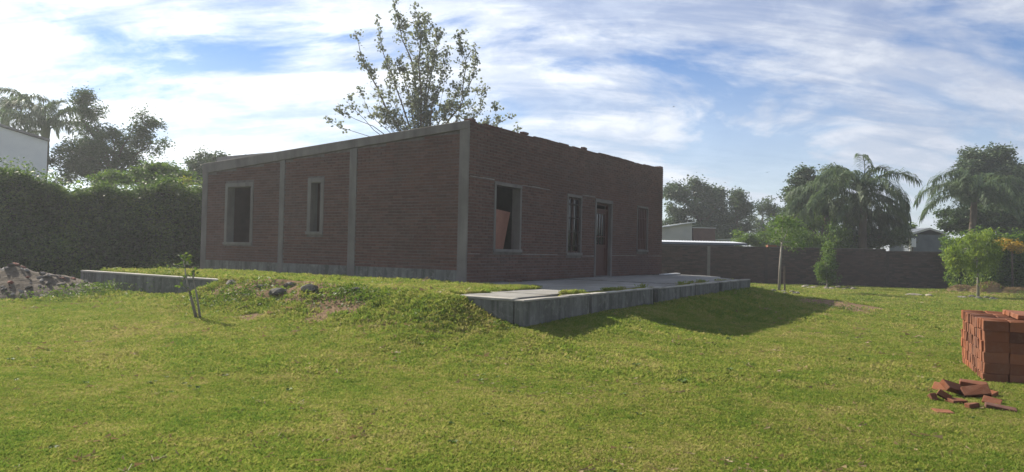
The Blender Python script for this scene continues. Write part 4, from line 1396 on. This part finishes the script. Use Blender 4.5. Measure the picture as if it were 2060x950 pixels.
# -- tall sparse poplar behind the house, stems read from the photograph
def build_poplar():
    rng = np.random.default_rng(61)
    Y0 = 30.0
    bx_, by_ = -3.9, 30.0
    b = np.array([bx_, by_, th(bx_, by_)])
    root = empty('poplar_tree', tuple(b), 0, 'tall sparse poplar with upright stems rising behind the brick house', 'tree')
    stems = [  # pixel path, root radius, leaf density along upper part, leafy fraction
        ([(845, 330), (797, 253), (759, 177), (727, 117), (713, 60)], 0.085, 210, 0.55, 0.20),
        ([(845, 330), (822, 249), (797, 177), (772, 110), (757, 38)], 0.07, 170, 0.6, 0.20),
        ([(845, 330), (841, 246), (834, 158), (809, 79), (794, 12)], 0.10, 620, 0.88, 0.30),
        ([(845, 330), (847, 246), (842, 126), (838, 25)], 0.11, 760, 0.9, 0.36),
        ([(845, 330), (852, 246), (862, 142), (853, 35)], 0.08, 560, 0.85, 0.32),
        ([(845, 330), (858, 246), (869, 142), (880, 72)], 0.08, 600, 0.88, 0.34),
        ([(845, 330), (866, 250), (886, 170), (898, 105)], 0.06, 380, 0.85, 0.28),
        ([(845, 330), (904, 240), (930, 190), (938, 130), (924, 68)], 0.07, 330, 0.72, 0.26),
        ([(845, 330), (918, 244), (950, 158), (955, 92)], 0.06, 300, 0.75, 0.26),
        ([(845, 330), (930, 262), (968, 225), (972, 178)], 0.045, 190, 0.6, 0.22),
        ([(845, 330), (940, 272), (995, 252), (1024, 236)], 0.04, 240, 0.6, 0.26),
        ([(845, 330), (955, 272), (1000, 235), (998, 208)], 0.03, 90, 0.35, 0.16),
        ([(845, 330), (960, 285), (1034, 270), (1040, 254)], 0.025, 60, 0.25, 0.14),
        ([(845, 330), (770, 268), (715, 240), (676, 218)], 0.04, 70, 0.25, 0.14),
        ([(845, 330), (760, 280), (690, 258), (656, 240)], 0.03, 60, 0.2, 0.14),
        ([(845, 330), (752, 262), (712, 220), (703, 192)], 0.03, 70, 0.25, 0.14),
        ([(845, 330), (780, 262), (742, 225), (722, 175)], 0.03, 55, 0.3, 0.14),
        ([(845, 330), (790, 262), (760, 232), (740, 228)], 0.03, 160, 0.6, 0.30),
        ([(845, 330), (812, 240), (785, 190), (778, 130)], 0.035, 150, 0.5, 0.20),
        ([(845, 330), (830, 235), (815, 170), (800, 120)], 0.04, 260, 0.6, 0.26),
        ([(845, 330), (880, 250), (905, 215), (915, 170)], 0.035, 180, 0.5, 0.24),
    ]
    for _ in range(26):      # thin upright shoots between the main stems
        x1 = rng.uniform(735, 975); y1 = rng.uniform(70, 215) + abs(x1 - 850) * 0.35
        x0 = 845 + (x1 - 845) * rng.uniform(0.45, 0.7)
        stems.append(([(845, 330), (x0, 262), ((x0 + x1) / 2, (262 + y1) / 2), (x1, y1)], 0.022, int(rng.uniform(20, 75)), 0.55, 0.15))
    tr = MB(); tr.tube([(0, 0, -0.2), (0.05, 0, 2.0), tuple(atY(845, 330, Y0) - b)], [0.24, 0.2, 0.16], 10)
    tr.build('trunk', 'pale_bark', root, True)
    br = MB(); P = []
    for path, r0, nl, frac, spr in stems:
        dy = rng.normal(0, 0.9)
        k = len(path)
        path = [path[0]] + [q for p_, n_ in zip(path[1:], path[2:]) for q in (p_, ((p_[0] + n_[0]) / 2 + rng.normal(0, 4), (p_[1] + n_[1]) / 2))] + [path[-1]]
        k = len(path)
        pts = [atY(x, y, Y0 + dy * (i / (k - 1))) - b for i, (x, y) in enumerate(path)]
        br.tube(pts, [r0 * 0.62 * (1 - 0.85 * i / (k - 1)) for i in range(k)], 6)
        seg = np.array(pts)
        cum = np.concatenate([[0], np.cumsum(np.linalg.norm(np.diff(seg, axis=0), axis=1))]); cum /= cum[-1]
        at_ = lambda t: np.stack([np.interp(t, cum, seg[:, j]) for j in range(3)], -1)
        ntw = max(6, nl // 13)
        t0 = 1 - frac * (1 - 0.25 * rng.random(ntw))
        tw = t0 + (1 - t0) * rng.random(ntw)
        o = at_(tw)
        dirv = rng.normal(size=(ntw, 3)) * np.array([0.8, 0.8, 0.5]) + np.array([0, 0, 0.9])
        dirv /= np.linalg.norm(dirv, axis=1)[:, None]
        ln = spr * rng.uniform(1.0, 2.6, ntw) * (1.15 - 0.5 * tw)
        e = o + dirv * ln[:, None]
        for q in range(ntw):
            br.tube([o[q], (o[q] + e[q]) / 2 + rng.normal(0, .02, 3), e[q]], [0.012, 0.009, 0.005], 3)
        cnt = max(5, int(nl * 1.25 / ntw))
        idx = np.repeat(np.arange(ntw), cnt)
        u = rng.beta(2.2, 1.0, len(idx))
        P.append(o[idx] + (e - o)[idx] * u[:, None] + rng.normal(0, 0.075, (len(idx), 3)))
        P.append(at_(np.clip(1 - rng.random(max(6, nl // 14)) * frac * 0.35, 0, 1)) + rng.normal(0, 0.09, (max(6, nl // 14), 3)))
    br.build('branches', 'bark', root, True)
    crown('crown', np.concatenate(P), 0.116, 'leaf_poplar', root, rng, aspect=0.85, droop=0.3, flat=0.7)


build_poplar()

# -- trees beyond the boundary wall
broad_tree('gum_tree', 'broad grey-green tree behind the grey neighbour house', 'tree',
           [lobe(1362, 385, 60, 26, 30), lobe(1396, 392, 60, 36, 38), lobe(1436, 408, 61, 34, 36), lobe(1358, 435, 60, 26, 26), lobe(1405, 440, 60, 46, 32), lobe(1450, 455, 61, 46, 36), lobe(1420, 470, 60, 60, 26)],
           (16.6, 60.0), 0.35, 0.24, 330, 70, 0.85, 'leaf_euc', 71)
broad_tree('gum_tree', 'smaller grey-green tree at the open end of the tree row', 'tree',
           [lobe(1482, 408, 58, 20, 28), lobe(1488, 440, 58, 24, 34), lobe(1470, 470, 58, 30, 26)],
           (18.8, 58.0), 0.22, 0.22, 130, 65, 0.75, 'leaf_euc', 72)
broad_tree('thin_tree', 'thin see-through tree left of the dark tree mass', 'tree',
           [lobe(1535, 415, 62, 18, 18), lobe(1555, 435, 62, 26, 34), lobe(1528, 450, 62, 26, 26), lobe(1545, 480, 62, 34, 24)],
           (22.6, 62.0), 0.16, 0.2, 105, 45, 0.7, 'leaf_euc', 73)
broad_tree('dark_tree', 'big dark tree behind the drooping palm', 'tree',
           [lobe(1598, 378, 50, 26, 32), lobe(1622, 350, 50, 18, 18), lobe(1642, 375, 50, 34, 30), lobe(1682, 366, 51, 26, 24), lobe(1610, 415, 50, 36, 38), lobe(1650, 420, 50, 40, 36), lobe(1585, 440, 49, 22, 30)],
           (21.5, 50.0), 0.35, 0.2, 360, 75, 0.7, 'leaf_dark', 74)
broad_tree('leafy_tree', 'light green weeping tree leaning over the boundary wall', 'tree',
           [lobe(1618, 448, 41, 36, 22), lobe(1650, 440, 41, 34, 24), lobe(1596, 468, 39, 32, 22), lobe(1668, 470, 38.4, 22, 34), lobe(1640, 484, 38.6, 26, 22), lobe(1695, 470, 38.8, 16, 30)],
           (17.4, 39.0), 0.13, 0.2, 230, 40, 0.55, 'leaf_bright', 75, droop=1.3, aspect=0.22)
broad_tree('wall_bush', 'dark bush filling the gap behind the boundary wall below the palm', 'bush',
           [lobe(1610, 490, 40, 45, 22), lobe(1700, 485, 41, 50, 28), lobe(1765, 484, 41.5, 50, 24), lobe(1802, 478, 43, 24, 20)],
           (20.5, 41.5), 0.1, 0.17, 280, 60, 0.5, 'leaf_dark', 76)
broad_tree('olive_bush', 'olive green bush behind the open stretch of boundary wall', 'bush',
           [lobe(1500, 480, 45, 32, 18), lobe(1540, 478, 45, 36, 20), lobe(1570, 470, 44, 26, 24)],
           (16.8, 45.0), 0.08, 0.16, 150, 55, 0.5, 'leaf_bright', 77)
broad_tree('gap_bush', 'yellowish bush in the gap beside the cabin', 'bush',
           [lobe(1825, 465, 46, 28, 12), lobe(1818, 480, 46, 26, 16)], (26.0, 46.0), 0.08, 0.16, 70, 50, 0.45, 'leaf_bright', 78)
broad_tree('gum_tree', 'largest grey-green tree towering over the cabin end', 'tree',
           [lobe(1948, 345, 50, 30, 36), lobe(1985, 318, 50, 34, 34), lobe(2022, 345, 50, 30, 30), lobe(1972, 370, 50, 56, 36), lobe(2035, 385, 51, 44, 34), lobe(1990, 420, 50, 70, 40), lobe(2060, 360, 51, 20, 30)],
           (34.0, 50.0), 0.4, 0.22, 460, 80, 0.75, 'leaf_euc', 79)
broad_tree('dark_tree', 'dark tree mass low behind the overgrown hedge', 'tree',
           [lobe(1930, 445, 45, 50, 32), lobe(2000, 450, 45, 60, 32), lobe(2070, 430, 45, 50, 50)],
           (31.5, 45.0), 0.25, 0.2, 270, 75, 0.6, 'leaf_dark', 80)


# -- palms: every frond is a part
def frond_mesh(elev, length, bend, seed, leaf_len=0.78, nl=84):
    rng = np.random.default_rng(seed)
    n = 16; pts = []; p = np.array([0.0, 0, 0]); e = elev
    for i in range(n + 1):
        pts.append(p.copy())
        p = p + np.array([math.cos(e), 0, math.sin(e)]) * length / n
        e -= bend / n * (0.5 + 1.1 * i / n)
    pts = np.array(pts)
    mb = MB(); mb.tube(pts[::2], [0.045 * (1 - 0.85 * i / (n / 2)) for i in range(n // 2 + 1)], 4)
    V = list(mb.v); F = list(mb.f)
    cum = np.linspace(0, 1, n + 1)
    for side in (-1, 1):
        for j in range(nl):
            t = 0.12 + 0.88 * (j + rng.random()) / nl
            q = np.array([np.interp(t, cum, pts[:, k]) for k in range(3)])
            tg = np.array([np.interp(min(1, t + .03), cum, pts[:, k]) - np.interp(max(0, t - .03), cum, pts[:, k]) for k in range(3)]); tg /= np.linalg.norm(tg) + 1e-9
            ll = leaf_len * (0.55 + 0.6 * math.sin(math.pi * min(1, t * 0.9 + 0.08))) * rng.uniform(0.8, 1.15)
            d = np.array([0, side, 0]) * rng.uniform(0.35, 1.0) + tg * rng.uniform(0.25, 0.7) + np.array([0, 0, rng.uniform(-0.3, 0.35)])
            d /= np.linalg.norm(d)
            w = np.cross(d, [0, 0, 1]); w /= np.linalg.norm(w) + 1e-9; w *= 0.027
            m = q + d * ll * 0.5
            e_ = m + (d * 0.5 + np.array([0, 0, -0.75])) * ll * 0.55
            i0 = len(V)
            V += [tuple(q - w * .6), tuple(q + w * .6), tuple(m + w), tuple(m - w), tuple(e_)]
            F += [(i0, i0 + 1, i0 + 2, i0 + 3), (i0 + 3, i0 + 2, i0 + 4)]
    me = bpy.data.meshes.new('frond'); me.from_pydata(V, [], F); me.update(); me.materials.append(MATS['leaf_palm'])
    return me


FRONDS = {}


def palm(label, crown_at, base_xy, specs, trunk_r=0.17, group=None):
    """specs: (azimuth deg, elevation deg, length, bend deg)"""
    bz = th(*base_xy)
    root = empty('palm_tree', (base_xy[0], base_xy[1], bz), 0, label, 'palm', group)
    c = np.array(crown_at) - np.array([base_xy[0], base_xy[1], bz])
    t = MB(); n = 9
    t.tube([c * (i / n) + np.array([0.05 * math.sin(i), 0, 0]) for i in range(n)] + [c], [trunk_r * (1.2 - 0.35 * i / n) * (1 + 0.05 * (i % 2)) for i in range(n)] + [trunk_r * 0.9], 10)
    t.build('trunk', 'bark', root, True)
    h = MB(); h.tube([c + np.array([0, 0, -0.45]), c + np.array([0, 0, 0.1]), c + np.array([0, 0, 0.55])], [trunk_r * 1.1, trunk_r * 1.35, 0.05], 8); h.build('crownshaft', 'leaf_palm', root, True)
    rng = random.Random(int(abs(crown_at[0] * 100)))
    for az, el, ln, bd in specs:
        key = (round(el / 12), round(ln * 2), round(bd / 20))
        if key not in FRONDS: FRONDS[key] = frond_mesh(R(key[0] * 12), key[1] / 2, R(key[2] * 20), len(FRONDS) + 5)
        o = bpy.data.objects.new('frond', FRONDS[key]); COL.objects.link(o); o.parent = root
        o.location = tuple(c + np.array([0, 0, rng.uniform(-.15, .2)])); o.rotation_euler = (rng.uniform(-.15, .15), 0, R(az + rng.uniform(-6, 6)))


main = [(0, 42, 3.6, 105), (10, 25, 3.4, 110), (-12, 5, 3.0, 90), (75, 80, 3.0, 75), (20, 72, 2.8, 120), (150, 76, 2.8, 95), (185, 55, 3.6, 120), (170, 35, 4.0, 120), (195, 20, 4.0, 100),
        (220, 45, 3.4, 120), (250, 30, 3.0, 110), (280, 40, 3.0, 120), (310, 25, 3.2, 110), (120, 50, 3.2, 110), (60, 45, 3.2, 110), (265, 5, 2.8, 80), (345, -10, 2.8, 60), (205, -10, 3.0, 60), (235, 0, 3.0, 70)]
pc = atY(1736, 388, 39.5)
palm('largest palm with drooping feathery fronds above the boundary wall', pc, (pc[0] + 0.1, 39.5), main, 0.2)
pc2 = atY(1660, 418, 40.6)
palm('second palm merging with the dark tree left of the largest palm', pc2, (pc2[0] + 0.4, 40.6), [(a, e, 2.5, b) for a, e, b in ((180, 50, 120), (200, 30, 110), (160, 65, 110), (230, 40, 110), (270, 30, 100), (300, 45, 110), (20, 55, 110), (100, 70, 90), (340, 35, 110), (215, 5, 80), (175, 10, 90))], 0.16)
for k, (x, tx) in enumerate(((1690, 1700), (1716, 1716), (1752, 1750), (1771, 1768))):
    q = atY(tx, 440, 41.2); b_ = atY(x, 500, 41.2)
    palm(('short slanting palm trunk left of the others below the large crown', 'short upright palm trunk just right of the slanting one', 'short upright palm trunk below the big arching frond', 'short palm trunk nearest the cabin in the palm clump')[k],
         q, (b_[0], 41.2), [(a + 40 * k, e, 2.0, b) for a, e, b in ((20, 40, 120), (150, 30, 110), (250, 50, 120), (300, 20, 100), (90, 60, 100), (200, 5, 80))], 0.1, 'palm clump behind the boundary wall')
rc = atY(1958, 392, 43)
palm('palm in front of the largest grey-green tree near the cabin', rc, (rc[0], 43.0), [(180, 62, 3.6, 110), (175, 40, 3.8, 110), (190, 20, 3.8, 100), (205, 75, 3.2, 110), (165, 5, 3.4, 80), (230, 45, 3.4, 110), (260, 30, 3.2, 110), (290, 40, 3.2, 110), (330, 50, 3.4, 110), (0, 40, 3.4, 110), (20, 60, 3.4, 110), (90, 70, 3.0, 100), (345, 15, 3.2, 90), (215, 0, 3.2, 70), (310, 0, 3.0, 70), (120, 45, 3.2, 110)], 0.2)
lc = atY(92, 262, 36)
palm('hazy palm rising behind the white house wall', lc, (lc[0], 36.0), [(180, 60, 3.0, 105), (170, 35, 3.0, 100), (0, 65, 2.8, 110), (10, 40, 3.0, 110), (90, 80, 2.6, 70), (200, 78, 2.8, 90), (230, 50, 2.8, 110), (300, 55, 2.8, 110), (340, 20, 2.6, 90), (160, 10, 2.8, 80), (270, 30, 2.6, 100), (40, 75, 2.6, 95)], 0.17)
lc = atY(10, 245, 38)
palm('second hazy palm at the very edge of the picture behind the white house', lc, (lc[0], 38.0), [(180, 60, 3.0, 105), (0, 55, 3.0, 105), (20, 35, 3.0, 110), (90, 78, 2.6, 80), (250, 50, 2.8, 110), (310, 60, 2.8, 110), (335, 30, 2.8, 100)], 0.17)


# -- young trees on the lawn
def young_tree(name, label, x, y, lobes_px, tr, leaf, n, per, spread, mat, seed, droop=0.2, aspect=0.45, bark='pale_bark', stake=False):
    p = on_ground(x, y)
    t = broad_tree(name, label, 'young tree', [lobe(lx, ly, p[1] + dy, rx, rz) for lx, ly, rx, rz, dy in lobes_px], (p[0], p[1]), tr, leaf, n, per, spread, mat, seed, bark=bark, split_z=0.25, droop=droop, aspect=aspect)
    if stake:
        m = MB(); m.tube([(0.22, -0.05, -0.1), (0.2, -0.05, 1.05)], 0.035, 6); m.build('stake', 'bark', t)


young_tree('young_tree', 'thin staked young tree with sparse leaves beyond the platform end', 1567, 586,
           [(1560, 470, 22, 20, 0), (1590, 455, 22, 22, 0.2), (1575, 440, 18, 16, 0), (1600, 490, 16, 14, 0)], 0.05, 0.12, 52, 16, 0.45, 'leaf_bright', 91, stake=True)
young_tree('young_tree', 'bushy young tree leafy down to its pale stone ring', 1664, 580,
           [(1664, 555, 20, 16, 0), (1662, 530, 18, 22, 0), (1668, 505, 18, 20, 0), (1655, 545, 12, 16, 0)], 0.04, 0.11, 100, 46, 0.25, 'leaf_bright', 92, droop=0.6)
young_tree('young_tree', 'weeping yellow-green young tree before the overgrown hedge', 1968, 598,
           [(1940, 500, 28, 28, 0), (1965, 485, 30, 26, 0), (1922, 512, 16, 18, 0), (1985, 505, 24, 26, 0.2), (1962, 522, 26, 20, 0), (1990, 478, 22, 18, 0.3)], 0.045, 0.17, 90, 40, 0.32, 'leaf_willow', 93, droop=1.3, aspect=0.2)


def build_sapling():
    rng = np.random.default_rng(95)
    p = on_ground(398, 641)
    b = np.array([p[0], p[1], p[2]])
    root = empty('leaning_sapling', tuple(b), 0, 'leaning bare sapling with two stems on the lawn before the platform', 'sapling')
    s = MB()
    tip1 = atY(368, 512, p[1] + .1) - b; m1 = atY(382, 590, p[1]) - b; m1b = atY(374, 556, p[1]) - b
    s.tube([(0.0, 0, -0.08), m1, m1b, tip1], [0.028, 0.018, 0.011, 0.005], 7); s.build('stem', 'pale_bark', root, True)
    s = MB()
    m2 = atY(397, 600, p[1] - .05) - b; tip2 = atY(388, 535, p[1] - .1) - b
    s.tube([(0.05, 0, -0.08), m2, (m2 + tip2) / 2 + np.array([-.02, 0, 0]), tip2], [0.022, 0.014, 0.008, 0.004], 7); s.build('stem', 'pale_bark', root, True)
    br = MB(); P = []
    for (x0, y0), (x1, y1), n in (((374, 556), (355, 580), 8), ((372, 540), (380, 520), 14), ((370, 525), (368, 508), 22), ((388, 560), (395, 532), 12), ((384, 590), (362, 566), 8), ((376, 556), (392, 552), 10), ((395, 600), (415, 600), 12)):
        a_ = atY(x0, y0, p[1]) - b; c_ = atY(x1, y1, p[1] + rng.normal(0, .15)) - b
        br.tube([a_, c_], [0.008, 0.003], 4)
        t = rng.random(n)
        P.append(a_ + (c_ - a_) * t[:, None] + rng.normal(0, 0.03, (n, 3)))
    br.build('twigs', 'bark', root)
    crown('crown', np.concatenate(P), 0.062, 'weed', root, rng, aspect=0.6)


build_sapling()


def straw_heap(name, label, x, y, rx, ry, h, seed):
    rng = np.random.default_rng(seed)
    p = on_ground(x, y)
    root = empty(name, tuple(p), 0, label, 'straw heap', 'dry grass heaps by the hedge')
    n = 24
    X, Y = np.meshgrid(np.linspace(-rx, rx, n), np.linspace(-ry, ry, n))
    f = lambda a, c: h * np.clip(1 - np.hypot(a / rx, c / ry) ** 2, -0.2, 1) * (1 + 0.8 * fbm(a * 2 + seed, c * 2))
    i = np.arange(n * n).reshape(n, n)
    F = np.stack([i[:-1, :-1], i[:-1, 1:], i[1:, 1:], i[1:, :-1]], -1).reshape(-1, 4)
    link('mound', mesh_np('mound', np.stack([X, Y, f(X, Y)], -1).reshape(-1, 3), F, True), root, 'straw')
    m = 4200
    a = rng.normal(0, rx * 0.42, m); c = rng.normal(0, ry * 0.42, m)
    q = np.stack([a, c, f(a, c) + rng.uniform(0, 0.05, m)], 1)
    crown('stalks', q, 0.20, 'straw', root, rng, aspect=0.06, flat=0.35)


straw_heap('straw_heap', 'larger heap of dry cut grass right of the weeping young tree', 1992, 589, 1.0, 0.6, 0.38, 3)
straw_heap('straw_heap', 'low heap of dry cut grass left of the weeping young tree', 1940, 586, 0.8, 0.5, 0.24, 4)
straw_heap('straw_heap', 'dry grass heap at the picture edge, farthest along the hedge', 2040, 590, 0.9, 0.5, 0.25, 5)


def weeds(name, label, spots, seed):
    """taller leafy weeds on the bank and along the platform (uncountable ground cover)"""
    rng = np.random.default_rng(seed)
    P = []
    for x, y, rx, n, h in spots:
        c = on_ground(x, y)
        q = rng.normal(0, 1, (n, 2)) * (rx, rx * 0.7)
        X, Y = c[0] + q[:, 0], c[1] + q[:, 1]
        P.append(np.stack([X, Y, terrain(X, Y) + rng.random(n) ** 1.5 * h], 1))
    V, F = leaves(np.concatenate(P), 0.05, rng, aspect=0.4, flat=0.9)
    o = link(name, mesh_np(name, V, F), None, 'weed'); tag(o, label, None, None, 'stuff')


weeds('weeds', 'leafy weeds on the turf bank and at the foot of the walls',
      [(690, 592, 0.22, 700, 0.12), (735, 600, 0.2, 500, 0.10), (460, 608, 0.28, 600, 0.14), (500, 590, 0.4, 600, 0.08), (640, 600, 0.4, 500, 0.07), (560, 605, 0.5, 600, 0.07), (330, 584, 0.2, 350, 0.28), (300, 588, 0.2, 250, 0.2),
       (170, 596, 0.5, 1200, 0.28), (120, 606, 0.5, 900, 0.2), (200, 590, 0.3, 600, 0.22), (440, 592, 0.4, 500, 0.12), (860, 640, 0.35, 420, 0.06), (780, 600, 0.3, 520, 0.08), (1010, 655, 0.15, 160, 0.06),
       (1490, 590, 0.3, 250, 0.12), (1420, 605, 0.3, 220, 0.08), (1225, 632, 0.3, 150, 0.06), (1735, 608, 0.35, 520, 0.12), (1690, 622, 0.3, 300, 0.10), (270, 535, 0.35, 500, 0.35), (325, 535, 0.35, 520, 0.3), (2055, 600, 0.3, 500, 0.3), (1975, 606, 0.3, 300, 0.1)], 77)


def bird(label, x, y, Y, span, seed):
    c = atY(x, y, Y); r = random.Random(seed)
    mb = MB(); s = span
    mb.tube([(-0.22 * s, 0, 0), (-0.05 * s, 0, 0.01 * s), (0.16 * s, 0, 0.02 * s), (0.26 * s, 0, 0.03 * s)], [0.01 * s, 0.06 * s, 0.05 * s, 0.012 * s], 6)
    o = mb.build('body', 'bird', None, True)
    root = empty('flying_bird', tuple(c), r.uniform(0, 1), label, 'bird', 'birds in the sky')
    o.parent = root
    for sy in (-1, 1):
        w = MB(); i = 0
        w.hexa([(0.10 * s, sy * 0.03 * s, 0), (-0.06 * s, sy * 0.03 * s, 0), (-0.10 * s, sy * 0.5 * s, 0.10 * s), (-0.02 * s, sy * 0.5 * s, 0.10 * s),
                (0.10 * s, sy * 0.03 * s, 0.012 * s), (-0.06 * s, sy * 0.03 * s, 0.012 * s), (-0.10 * s, sy * 0.5 * s, 0.106 * s), (-0.02 * s, sy * 0.5 * s, 0.106 * s)])
        w.build('wing', 'bird', root)


bird('tiny dark bird flying above the middle of the front parapet', 1355, 215, 45, 0.30, 1)
bird('tiny dark bird flying left of the tall palms', 1543, 347, 50, 0.36, 2)

# ------------------------------------------------------------------ haze volume, added partly to stand in for lens glare
hm = bpy.data.materials.new('haze'); hm.use_nodes = True
hn = hm.node_tree
hn.nodes.remove(hn.nodes['Principled BSDF'])
pv = hn.nodes.new('ShaderNodeVolumePrincipled')
pv.inputs['Color'].default_value = (0.90, 0.95, 1.0, 1)
pv.inputs['Density'].default_value = 0.0014
pv.inputs['Anisotropy'].default_value = 0.35
hn.links.new(pv.outputs[0], hn.nodes['Material Output'].inputs['Volume'])
mb = MB(); mb.box(-120, 120, -120, 120, -2.4, 13.5)
hz = mb.build('haze', hm)
tag(hz, 'thin haze added to the air, partly standing in for lens glare', None, None, 'stuff')
